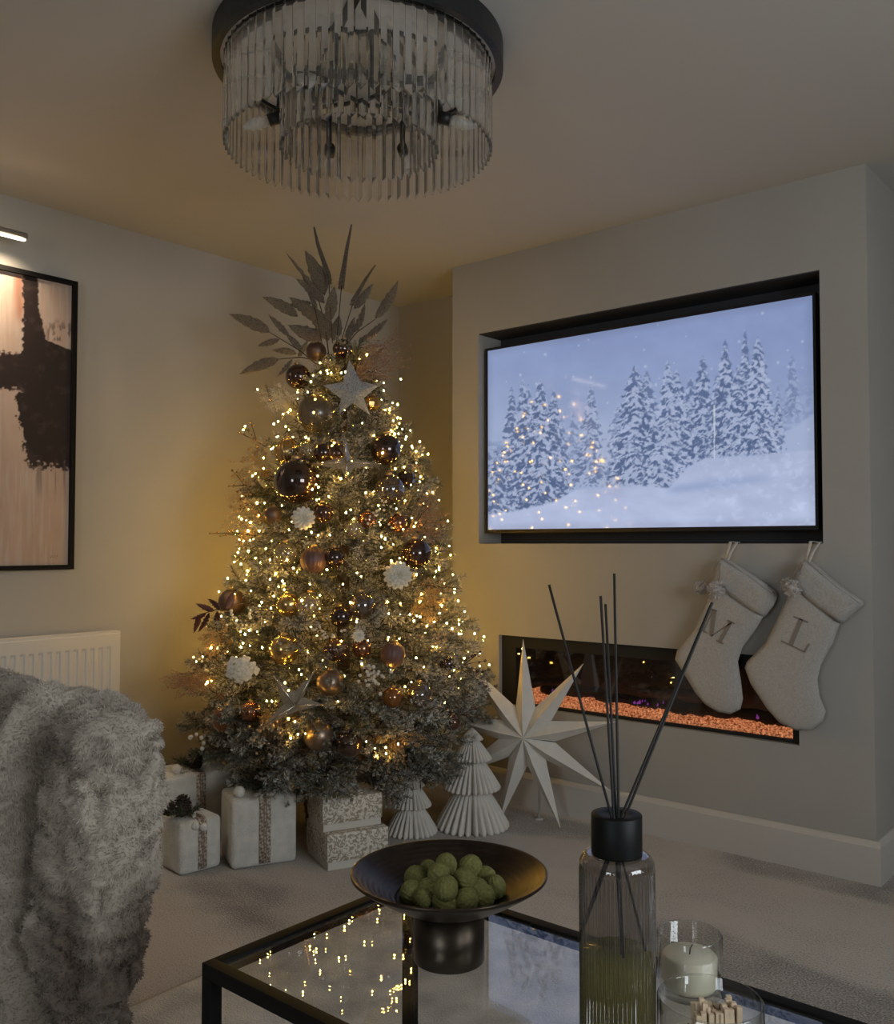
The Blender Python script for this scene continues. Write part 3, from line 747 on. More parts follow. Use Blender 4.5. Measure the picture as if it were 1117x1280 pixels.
for key, S in STK.items():
    root = tag(empty('christmas_stocking', (0, SY, 0)), {'M': 'cream fleece stocking embroidered with the letter M hanging under the television', 'L': 'cream fleece stocking embroidered with the letter L hanging nearer the wall corner'}[key], 'stocking', 'stockings hung under the television')
    T = .030
    def lay(vf, mat, name, parent, T0=0.0, smooth=True):
        vs, fs = vf
        mb = MB(); mb.add([(x, -z - T0, y) for x, y, z in vs], fs, smooth); o = mb.build(name, mat, parent)
        return o
    lay(puff(onw(S['boot']), T, .055, .011), M_STK, 'boot', root)
    cf = lay(puff(onw(S['cuff']), T + .011, .030, .010), M_STK_CUFF, 'cuff', root)
    # hem seam on top of the cuff
    seam = onw(S['cuff'][1:4]); MB().tube([(x, -.024, z - .006) for x, z in seam], .0045, 6).build('hem', M_STK, cf)
    for nm in ('loop', 'loop2'):
        pts = onw(S[nm]); n = len(pts); mb = MB()
        P = [Vector((x, -.016 if i == 0 else (.006 if i < n - 1 else .056), max(z, 0) if i < n - 1 else 1.1235)) for i, (x, z) in enumerate(pts)]
        P.insert(n - 1, Vector((pts[-1][0], .040, 1.1245)))
        mb.grid(lambda u, v: tuple((P[min(int(v * (len(P) - 1)), len(P) - 2)].lerp(P[min(int(v * (len(P) - 1)), len(P) - 2) + 1], v * (len(P) - 1) - min(int(v * (len(P) - 1)), len(P) - 2))) + Vector(((u - .5) * .011, 0, 0))), 1, 4 * (len(P) - 1))
        o = mb.build('hanging_loop', M_LOOP, root); sm = o.modifiers.new('solid', 'SOLIDIFY'); sm.thickness = .002
    for (c, r, dpt) in S['poms']:
        (x, z), = onw([c]); pom((x, -dpt, z), r, int(c[0])).build('pom_pom', M_POM, root)
    for cd in S['cords']:
        pts = onw(cd); MB().tube([(x, -.036 - .008 * i, z) for i, (x, z) in enumerate(pts)], .0018, 6).build('cord', M_THREAD, root)
    mb = MB()
    for a, b, wpx in S['letter']:
        (ax_, az_), (bx_, bz_) = onw([a, b]); a3, b3 = Vector((ax_, 0, az_)), Vector((bx_, 0, bz_)); wv = max(wpx * 1.45, 6) / 3.892 * 3.1 / F_PX / 2
        t = (b3 - a3).normalized(); s = Vector((-t.z, 0, t.x)) * wv
        vs = []
        for yy in (-T - .0035, -T + .004):
            vs += [a3 + s + Vector((0, yy, 0)), a3 - s + Vector((0, yy, 0)), b3 - s + Vector((0, yy, 0)), b3 + s + Vector((0, yy, 0))]
        mb.add(vs, [(0, 1, 2, 3), (7, 6, 5, 4), (0, 4, 5, 1), (1, 5, 6, 2), (2, 6, 7, 3), (3, 7, 4, 0)])
    tag(mb.build('letter_' + key.lower(), M_THREAD, root), 'embroidered serif letter %s in taupe thread' % key)

# ------------------------------------------------------------------ paper star lantern
M_PAPER = pbr('white_paper', (0.64, 0.60, 0.54, 1), .9, var=.03, vscale=30, spec=.15)
sc_ = at_d(658, 919, 3.68)
star = tag(empty('paper_star', sc_), 'large white folded paper star with nine points standing by the fireplace', 'star')
face_dir = (Vector((0.25, -0.55, CAM_Z - 0.2)) - sc_); face_dir.z = 0; face_dir.normalize(); face_dir = (face_dir * .62 + Vector((0, -1, 0)) * .38).normalized()
sxv = Vector((-face_dir.y, face_dir.x, 0)); sxv = -sxv if sxv.dot(RGT) < 0 else sxv
SR = .384
def star_ray(lfac):
    mb = MB(); ri = .118; a = math.radians(20); dpt = .062
    tip = Vector((SR * lfac, 0, 0)); v1 = Vector((ri * math.cos(a), ri * math.sin(a), 0)); v2 = Vector((ri * math.cos(a), -ri * math.sin(a), 0))
    fr = Vector((0.0, 0, dpt)); bk = Vector((0, 0, -dpt)); ridge = Vector((.105, 0, dpt * .98))
    vs = [fr, ridge, tip, v1, v2, bk, Vector((.105, 0, -dpt * .98))]
    return mb.add(vs, [(0, 1, 3), (1, 2, 3), (0, 4, 1), (1, 4, 2), (5, 3, 6), (6, 3, 2), (5, 6, 4), (6, 2, 4)])
Bm = Matrix((sxv, Vector((0, 0, 1)), face_dir)).transposed()
for ang, lf in ((92, 1.0), (52, .98), (12, .96), (-30, 1.02), (-69, 1.0), (-108, 1.0), (-149, .98), (172, .98), (132, 1.0)):
    o = link('ray', star_ray(lf).mesh('ray', M_PAPER), star)
    o.rotation_euler = (Bm @ Matrix.Rotation(math.radians(ang), 3, 'Z')).to_euler()
M_WHITE_METAL = pbr('white_metal', (0.6, 0.57, 0.52, 1), .4)
MB().tube([(0, .09, -.10), (0, .085, -sc_.z + .004)], .005, 8).build('stand_rod', M_WHITE_METAL, star)
MB().tube([Vector((0, .09, -.135)) - sxv * .03, Vector((0, .09, -.135)) + sxv * .03], .004, 8).build('stand_bracket', M_WHITE_METAL, star)
MB().lathe([(.001, 0.001), (.018, .001), (.018, .004), (.001, .006)], 20, (0, .085, -sc_.z)).build('stand_base', M_WHITE_METAL, star)

# ------------------------------------------------------------------ honeycomb paper trees
def honeycomb(base, H, R, tiers, pleats, name_label, seed):
    root = tag(empty('honeycomb_paper_tree', base), name_label, 'paper tree', 'white paper trees on the carpet')
    Rs = [R * (0.30 + 0.70 * (i / (tiers - 1))) for i in range(tiers)]       # top to bottom
    hs = [H * (.15 + .12 * i) for i in range(tiers)]; tot = sum(hs); hs = [h / tot * H for h in hs]
    z = H
    q = random.Random(seed)
    yaw0 = math.atan2(-base.y, -base.x)
    for i in range(tiers):
        top, bot = z, z - hs[i]
        rin = Rs[i - 1] * .52 if i else 0.004
        prof = [(rin * .85, top + (.0 if i == 0 else .004))]
        for k in range(1, 8):
            t = k / 7
            prof.append((rin + (Rs[i] - rin) * (t ** .85), top - hs[i] * t * .93))
        prof += [(Rs[i] * .985, bot + hs[i] * .015), (Rs[i] * .90, bot), (Rs[i] * .45, bot + .006)]
        prof[-1] = (Rs[i] * .45, bot + .004 if i < tiers - 1 else bot + .002)
        n = pleats * 8
        def rf(r, zz, th, idx):
            c = abs(((th * pleats / (2 * PI)) % 1.0) - .5) * 2            # 0 in the middle of a pleat, 1 in the fold
            dep = .30 * min(1, max(0, idx) / 4) if idx < 10 else 0.0
            gap = math.exp(-((((th - yaw0 + PI) % (2 * PI)) - PI) / .07) ** 2) * .16
            return r * (1 - dep * (c ** 3.0) - gap)
        mb = MB(); mb.lathe(prof[::-1], n, smooth=True, rfun=lambda r, zz, th, idx: rf(r, zz, th, len(prof) - 1 - idx))
        mb.build('paper_tier', M_PAPER, root)
        z = bot
    return root
honeycomb(on_z(514, 1040, 0), .262, .103, 4, 26, 'small white honeycomb paper tree beside the damask boxes', 1)
honeycomb(on_z(590, 1033, 0), .385, .148, 4, 28, 'taller white honeycomb paper tree in front of the paper star', 2)

# ------------------------------------------------------------------ gifts
M_FLEECE = pbr('white_plush_wrap', (0.63, 0.61, 0.55, 1), 1.0, var=.12, vscale=26, bump=.5, bscale=260, sheen=.4, spec=.1)
def lace_mat():
    m, nt, p, out = new_mat('lace_ribbon')
    tc = nt.nodes.new('ShaderNodeTexCoord'); w = nt.nodes.new('ShaderNodeTexChecker'); w.inputs['Scale'].default_value = 110
    mp = nt.nodes.new('ShaderNodeMapping'); mp.inputs['Rotation'].default_value = (0.78, 0.78, .78)
    nt.links.new(tc.outputs['Object'], mp.inputs[0]); nt.links.new(mp.outputs[0], w.inputs['Vector'])
    w.inputs['Color1'].default_value = (0.50, 0.44, 0.36, 1); w.inputs['Color2'].default_value = (0.22, 0.155, 0.115, 1)
    nt.links.new(w.outputs['Color'], p.inputs['Base Color']); p.inputs['Roughness'].default_value = .8
    return m
M_LACE = lace_mat()
M_LACE_EDGE = pbr('ribbon_centre', (0.24, 0.17, 0.13, 1), .7)
M_POMW = pbr('white_pompom', (0.75, 0.72, 0.66, 1), 1.0, var=.1, vscale=120, bump=.6, bscale=300)
M_CONE = pbr('pine_cone_scales', (0.055, 0.036, 0.026, 1), .75, var=.3, vscale=80)
M_CONE_TIP = pbr('frosted_scale_tip', (0.4, 0.38, 0.35, 1), .9)
def needles(mb, p0, p1, n, L, w, q, up=0.0):
    p0, p1 = Vector(p0), Vector(p1); t = (p1 - p0)
    tn = t.normalized()
    for k in range(n):
        b = p0 + t * q.random()
        d = (Vector((q.gauss(0, 1), q.gauss(0, 1), q.gauss(0, 1) + up)).normalized() + tn * .9).normalized()
        s = d.orthogonal().normalized(); s = (Matrix.Rotation(q.uniform(0, 6.28), 3, d) @ s) * w
        e = b + d * L * q.uniform(.7, 1.1)
        mb.add([b - s * .5, b + s * .5, e], [(0, 1, 2)])
def pine_cone(r, h, q):
    mb = MB(); mb.sphere((0, 0, h / 2), r * .6, 8, 6, (1, 1, h / r / 1.3))
    for k in range(46):
        th = k * 2.4; t = k / 46; z = h * (t); rr = r * math.sin(PI * (.12 + .82 * t)) ** .7
        d = Vector((math.cos(th), math.sin(th), .45)); s = Vector((-math.sin(th), math.cos(th), 0)) * r * .32
        b = Vector((0, 0, z)) + d * rr * .35; e = Vector((0, 0, z)) + d * rr
        mb.add([b - s * .6, b + s * .6, e + s, e + d * .003, e - s, e + Vector((0, 0, -.003))], [(0, 1, 2, 5), (0, 5, 4), (2, 3, 4, 5), (0, 4, 3, 2, 1)])
    return mb
def gift(p0, p1, h, depth, label, ribbon_u, rw, sprig, poms, seed, cone=None):
    """plush wrapped box; p0-p1 its front bottom edge on the carpet"""
    p0, p1 = Vector((p0.x, p0.y, 0)), Vector((p1.x, p1.y, 0))
    d = p1 - p0; w = d.length; q = random.Random(seed)
    root = tag(empty('wrapped_gift', p0, math.atan2(d.y, d.x)), label, 'gift', 'gifts under the tree')
    b = .016
    mb = MB(); mb.box((0, 0, .001), (w, depth, h), bev=b); body = mb.build('box', M_FLEECE, root)
    x = w * ribbon_u; e = .0035
    r = MB()
    for a0, a1, thick, mat in ((-rw / 2, rw / 2, e, M_LACE),):
        path = [(-e, .012), (-e, h * .33), (-e, h * .66), (-e, h - b), (b * .3 - e, h - b * .3 + e), (b, h + e), (depth - b, h + e), (depth - b * .3 + e, h - b * .3 + e), (depth + e, h - b), (depth + e, .012)]
        r.grid(lambda u, v: (x + a0 + (a1 - a0) * u, *path[min(int(round(v * (len(path) - 1))), len(path) - 1)]), 2, len(path) - 1)
    o = r.build('ribbon', M_LACE, root); sm = o.modifiers.new('solid', 'SOLIDIFY'); sm.thickness = .003
    for s in (-.10, .10):
        rr = MB(); path2 = [(a - .002 if i < 4 else a, b_ + (.002 if i >= 4 else 0)) for i, (a, b_) in enumerate(path[:7])]
        rr.grid(lambda u, v: (x + rw * s + (u - .5) * rw * .09, *path2[min(int(round(v * 6)), 6)]), 1, 6); rr.build('ribbon_stripe', M_LACE_EDGE, o)
    if sprig:
        sx, sy, L, n = sprig
        mb = MB()
        for k in range(7):
            a = k * 2 * PI / 7 + q.uniform(-.3, .3); e1 = Vector((sx + L * math.cos(a) * q.uniform(.6, 1), sy + L * .7 * math.sin(a), h + .02 + q.uniform(0, .03)))
            mb.tube([(sx, sy, h + .006), e1], .0015, 5); needles(mb, (sx, sy, h + .012), e1, n, .036, .0026, q, .3)
        mb.build('pine_sprig', M_PINE, root)
    for k, (cx, cy, cr) in enumerate(cone or []):
        o = pine_cone(cr, cr * 2.2, q).build('pine_cone', M_CONE, root, (cx, cy, h + .012)); o.rotation_euler = (q.uniform(-.9, .9), q.uniform(-.9, .9), 0)
    for (ppx, ppy, ppz, pr) in poms:
        MB().sphere((ppx, ppy, ppz), pr, 16, 10, rfun=lambda th, ph: 1 + .03 * math.sin(9 * th) * math.cos(7 * ph)).build('pom_pom', M_POMW, root)
    return root
gA = (on_z(225, 1097, 0), on_z(277, 1083, 0))
wA = (gA[1] - gA[0]).length
gift(*gA, .178, .15, 'smallest white plush gift with pine cones on top, beside the fur throw', .52, .032, (.03, .05, .075, 70),
     [(wA * .34, -.002, .160, .014), (wA * .52, -.010, .153, .0145), (wA * .42, .03, .20, .008), (wA * .40, .025, .188, .008)], 3, [(.02, .04, .026), (.055, .06, .028), (-.01, .08, .024)])
gB = (on_z(289, 1089, 0), on_z(371, 1077, 0)); wB = (gB[1] - gB[0]).length
gift(*gB, .236, .20, 'tall white plush gift with lace ribbon standing beside the damask boxes', .50, .040, (wB * .55, .07, .085, 80),
     [(wB * .62, .004, .253, .019), (wB * .15, .045, .254, .020)], 4, [(wB * .40, .06, .028)])
gC = (on_z(196, 1062, 0), on_z(293, 1043, 0)); wC = (gC[1] - gC[0]).length
gift(*gC, .252, .22, 'long white plush gift behind the smallest one, against the wall', .55, .036, (wC * .56, .09, .11, 90), [(wC * .30, .05, .268, .018)], 5, [(wC * .58, .05, .026), (wC * .52, .07, .024)])

def damask_mat():
    m, nt, p, out = new_mat('damask_print')
    tc = nt.nodes.new('ShaderNodeTexCoord')
    n = nt.nodes.new('ShaderNodeTexNoise'); n.inputs['Scale'].default_value = 46; n.inputs['Detail'].default_value = 2.5; n.inputs['Distortion'].default_value = 2.5
    nt.links.new(tc.outputs['Object'], n.inputs['Vector'])
    r = nt.nodes.new('ShaderNodeValToRGB'); e = r.color_ramp.elements; e[0].position = .46; e[1].position = .54
    e[0].color = (0.30, 0.255, 0.19, 1); e[1].color = (0.66, 0.625, 0.55, 1)
    nt.links.new(n.outputs['Fac'], r.inputs['Fac']); nt.links.new(r.outputs['Color'], p.inputs['Base Color'])
    p.inputs['Roughness'].default_value = .45
    return m
M_DAMASK = damask_mat()
M_CARD = pbr('ivory_card', (0.56, 0.53, 0.47, 1), .6)
def damask_box(p0, p1, z0, h, depth, lid, label):
    p0, p1 = Vector((p0.x, p0.y, z0)), Vector((p1.x, p1.y, z0)); d = p1 - p0; w = d.length
    root = tag(empty('damask_gift_box', p0, math.atan2(d.y, d.x)), label, 'gift box', 'damask boxes under the tree')
    MB().box((.004, .004, .001), (w - .004, depth - .004, h - .004)).build('base', M_CARD, root)
    MB().box((0, 0, h - lid), (w, depth, h), bev=.0015).build('lid', M_DAMASK, root)
    return root
dA = (on_z(409, 1090, 0), on_z(485, 1077, 0))
damask_box(*dA, 0, .122, .225, .094, 'lower of the two stacked cream damask gift boxes')
ex = (dA[1] - dA[0]).normalized(); ey = Vector((-ex.y, ex.x, 0))
dB0 = dA[0] + ex * (-.006) + ey * .032
damask_box(dB0, dB0 + ex * .222, .1225, .112, .165, .086, 'upper of the two stacked cream damask gift boxes')

# ------------------------------------------------------------------ coffee table
TBZ = 0.507
tab = tag(empty('coffee_table', (-1.155, 0.809, 0)), 'low black metal coffee table with a clear glass top', 'table')
TL, TD, tt = 1.06, 0.448, 0.021
m = MB()
for nm, a, b in (('frame_bar', (0, 0, TBZ - tt), (TL, tt, TBZ)), ('frame_bar', (0, TD - tt, TBZ - tt), (TL, TD, TBZ)), ('frame_bar', (0, tt, TBZ - tt), (tt, TD - tt, TBZ)), ('frame_bar', (TL - tt, tt, TBZ - tt), (TL, TD - tt, TBZ))):
    MB().box(a, b, bev=.0012).build(nm, M_BLACK, tab)
for xx in (0, TL - tt):
    for yy in (0, TD - tt): MB().box((xx, yy, .0165), (xx + tt, yy + tt, TBZ - tt), bev=.0012).build('leg', M_BLACK, tab)
GZ = TBZ - .004
MB().box((tt + .001, tt + .001, GZ - .006), (TL - tt - .001, TD - tt - .001, GZ)).build('glass_top', thin_glass('table_glass', (0.97, 0.98, 0.975, 1), 1.5, boost=1.55), tab)

# bowl on a drum foot
bc = on_z(561, 1199, GZ)
bowl = tag(empty('pedestal_bowl', (bc.x, bc.y, GZ)), 'wide dark bronze bowl on a drum foot holding green balls on the glass table', 'bowl')
M_BRONZE = pbr('dark_bronze', (0.045, 0.032, 0.024, 1), 0.33, .85, var=.3, vscale=30)
M_BRONZE_FOOT = pbr('brushed_bronze', (0.060, 0.048, 0.036, 1), 0.34, .9, var=.15, vscale=60)
br, bh = .1435, .130
prof_in = [(.001, .083)] + [(.055 + (br - .055) * k / 40, .083 + (bh - .083) * (k / 40) ** 1.25 + .00055 * math.sin(k * 1.7)) for k in range(41)]
prof_out = [(br + .002, bh - .0005), (br + .002, bh - .004)] + [(br - (br - .058) * k / 20, bh - .006 - (bh - .083) * (1 - (1 - k / 20) ** 1.25)) for k in range(1, 21)] + [(.001, .075)]
MB().lathe(prof_in + prof_out, 72).build('dish', M_BRONZE, bowl)
MB().lathe([(.001, .001), (.0515, .001), (.0525, .003), (.0525, .076), (.001, .076)], 48).build('drum_foot', M_BRONZE_FOOT, bowl)
M_GREEN = pbr('dried_green_pod', (0.155, 0.15, 0.042, 1), .9, var=.3, vscale=220, bump=.3, bscale=300)
def pod_mesh(seed):
    q = random.Random(seed); mb = MB(); n = 16
    mb.sphere((0, 0, 0), .0165, 52, 20, (1, 1, 1.12), rfun=lambda th, ph: 1 + .13 * (abs(math.sin(th * n / 2 + 1.4 * ph)) - .5) * math.cos(ph) ** .5)
    return mb.mesh('green_pod', M_GREEN)
pm = [pod_mesh(k) for k in range(3)]
def c2(x, y): return (430 + x / 3.723, 1030 + y / 3.723)
PODS = [(330, 250, .105, 'green ribbed ball at the back of the heap nearest the damask boxes'), (390, 215, .108, 'small green ball at the rear of the heap beside the topmost one'), (475, 190, .130, 'topmost green ball of the heap in the bowl'),
        (585, 200, .124, 'high green ball at the back beside the topmost one'), (650, 250, .108, 'green ball behind the outermost one on the reed diffuser side'), (445, 240, .128, 'green ball just before the topmost one'),
        (565, 255, .128, 'plump green ball at the middle of the heap'), (475, 300, .122, 'green ball at the front middle, above the front row'), (700, 295, .104, 'outermost green ball on the reed diffuser side'),
        (400, 305, .110, 'green ball tucked behind the front row'), (620, 305, .112, 'green ball wedged between the middle and outermost ones'), (320, 320, .103, 'outermost green ball of the front row near the table edge'),
        (372, 345, .102, 'second green ball of the front row'), (470, 360, .101, 'green ball at the centre of the front row'), (570, 350, .104, 'fourth green ball of the front row'), (645, 335, .104, 'last green ball of the front row toward the reed diffuser')]
for k, (x, y, hz, lab) in enumerate(PODS):
    p = on_z(*c2(x, y), GZ + hz)
    o = link('green_pod', pm[k % 3], None, p, (rnd.uniform(-1.2, 1.2), rnd.uniform(-1.2, 1.2), rnd.uniform(0, 6)), rnd.uniform(.93, 1.04) if k not in (1,) else .85)
    tag(o, lab, 'ball', 'green balls in the bowl')

# reed diffuser
dc = on_z(772, 1290, GZ)
dif = tag(empty('reed_diffuser', (dc.x, dc.y, GZ)), 'tall ribbed smoked glass reed diffuser with black cap and black reeds', 'diffuser')
BRD, BHT = .0478, .222
nrib = 54
def rib(r, z, th, i, amp=.0028): return r - amp * (0.5 + .5 * math.cos(th * nrib)) * (1 if .006 < z < BHT - .018 else 0)
outer = [(.001, .001), (BRD - .004, .001), (BRD, .006), (BRD, .0075), (BRD, BHT - .0195), (BRD, BHT - .016), (BRD - .001, BHT - .008), (BRD - .006, BHT - .0015), (BRD - .012, BHT), (.020, BHT)]
inner = [(.020, BHT - .004), (BRD - .014, BHT - .004), (BRD - .0045, BHT - .010), (BRD - .0035, BHT - .018), (BRD - .0035, .012), (BRD - .007, .008), (.001, .008)]
M_SMOKE = thin_glass('smoked_glass', (0.60, 0.565, 0.54, 1), 1.5, boost=2.2, body=.05, body_col=(.25, .23, .22, 1))
MB().lathe(outer, nrib * 6, rfun=rib).build('bottle', M_SMOKE, dif)
M_OIL = thin_glass('diffuser_oil', (0.70, 0.68, 0.34, 1), 1.3, boost=.6, body=.30, body_col=(0.44, 0.44, 0.14, 1))
MB().lathe([(.001, .009), (BRD - .0065, .009), (BRD - .004, .013), (BRD - .004, .100), (.001, .100)], 48).build('oil', M_OIL, dif)
MB().lathe([(.001, BHT - .003), (.0315, BHT - .0), (.032, BHT + .002), (.032, BHT + .049), (.0312, BHT + .050), (.007, BHT + .050), (.007, BHT + .046), (.001, BHT + .046)], 48).build('cap', pbr('black_anodised_cap', (0.004, 0.004, 0.004, 1), .5, spec=.2), dif)
M_REED = pbr('black_reed', (0.008, 0.007, 0.007, 1), .7)
fl = FWD.copy(); fl.z = 0; fl.normalize()
for k, (tx, ty, bx, dt) in enumerate([(686, 731, 764, .02), (750.5, 745, 767, -.02), (756.5, 755, 770, .03), (767.5, 717, 773, 0), (890, 753, 780, -.03), (888, 757, 776, .02)]):
    tip = at_d(tx, ty, 1.15 + dt) - Vector((dc.x, dc.y, GZ)); top = at_d(bx, 1020, 1.15 + dt * .15) - Vector((dc.x, dc.y, GZ))
    top.z = BHT + .05
    lo_ = top + (top - tip).normalized() * .17
    lo_.x = max(-.035, min(.035, lo_.x)); lo_.y = max(-.035, min(.035, lo_.y)); lo_.z = max(lo_.z, .014)
    MB().tube([lo_, top, tip], .0017, 7).build('reed', M_REED, dif)

# candle jars
M_JAR = thin_glass('jar_glass', (0.97, 0.975, 0.965, 1), 1.5, boost=1.4)
M_WAX = pbr('cream_wax', (0.60, 0.55, 0.44, 1), .45, Subsurface_Weight=.3, Subsurface_Radius=(.01, .007, .004))
def jar(c, r, h, label, th=.003):
    root = tag(empty('candle_jar', (c.x, c.y, GZ)), label, 'candle jar', 'glass candle jars on the table')
    prof = [(.001, .001), (r - .004, .001), (r, .005), (r, h - .002), (r - th / 2, h), (r - th, h - .002), (r - th, .012), (r - th - .003, .009), (.001, .009)]
    MB().lathe(prof, 56).build('jar', M_JAR, root)
    return root
j1c = on_z(862, 1241, GZ)
j1 = jar(j1c, .044, .082, 'smaller clear glass jar with a white candle behind the match jar')
MB().lathe([(.001, .010), (.034, .010), (.036, .016), (.037, .050), (.034, .054), (.001, .052)], 40).build('candle', M_WAX, j1)
MB().tube([(0, 0, .05), (.001, 0, .060), (.004, .001, .066)], .0009, 6).build('wick', M_BLACK_MATT, j1)
j2c = at_d(887, 1244, 1.02); 
j2 = jar(j2c, .0575, .112, 'larger clear glass jar with matchsticks nearest the camera')
MB().lathe([(.001, .010), (.050, .010), (.0535, .014), (.0535, .058), (.050, .062), (.001, .060)], 44).build('candle', M_WAX, j2)
M_WOOD = pbr('pale_matchwood', (0.56, 0.43, 0.29, 1), .75, var=.2, vscale=40)
mt = tag(empty('matchstick_bundle', (j2c.x, j2c.y, GZ + .0615)), 'bundle of pale wooden matchsticks standing in the larger jar', 'matchsticks')
q = random.Random(4)
side = RGT; back = fl
for i in range(8):
    for j in range(4):
        p = side * (-.020 + i * .0062 + .004 + q.uniform(-.0006, .0006)) + back * (-.010 + j * .0062 - .004) 
        h = .042 + q.uniform(-.006, .004) + .003 * math.sin(i * 1.3)
        M = Matrix.Translation(p + Vector((0, 0, .001))) @ Matrix.Rotation(YAW, 4, 'Z') @ Matrix.Rotation(q.uniform(-.05, .05), 4, 'Y')
        MB().box((-.0027, -.0027, 0), (.0027, .0027, h), M=M).build('matchstick', M_WOOD, mt)
for k, (a, b) in enumerate(((-.030, -.014), (.006, -.019), (.030, -.012))):
    p = side * a + back * b
    MB().tube([p + Vector((0, 0, .001)), p + Vector((.002, .001, .03))], .0010, 6).build('dark_wick', M_REED, j2).location = (0, 0, .0605)

# ------------------------------------------------------------------ rug
rug_m = pbr('pale_plush_rug', (0.60, 0.56, 0.50, 1), 1.0, var=.32, vscale=9, bump=.8, bscale=200, sheen=.4, spec=.1)
def rrect(x0, x1, y0, y1, r, n=8):
    o = []
    for cx, cy, a0 in ((x1 - r, y1 - r, 0), (x0 + r, y1 - r, 90), (x0 + r, y0 + r, 180), (x1 - r, y0 + r, 270)):
        for k in range(n + 1): a = math.radians(a0 + 90 * k / n); o.append((cx + r * math.cos(a), cy + r * math.sin(a)))
    return o
ol = rrect(-2.03, 0.55, -0.9, 2.26, .14)
mb = MB(); n = len(ol)
mb.add([(x, y, .001) for x, y in ol] + [(x, y, .010) for x, y in ol] + [(x * 1 + (-.7 - x) * .012, y + (.4 - y) * .012, .016) for x, y in ol], [(i, (i + 1) % n, n + (i + 1) % n, n + i) for i in range(n)] + [(n + i, n + (i + 1) % n, 2 * n + (i + 1) % n, 2 * n + i) for i in range(n)] + [tuple(range(2 * n, 3 * n))], True)
tag(mb.build('rug', rug_m), 'pale plush rug lying under the coffee table', 'rug')

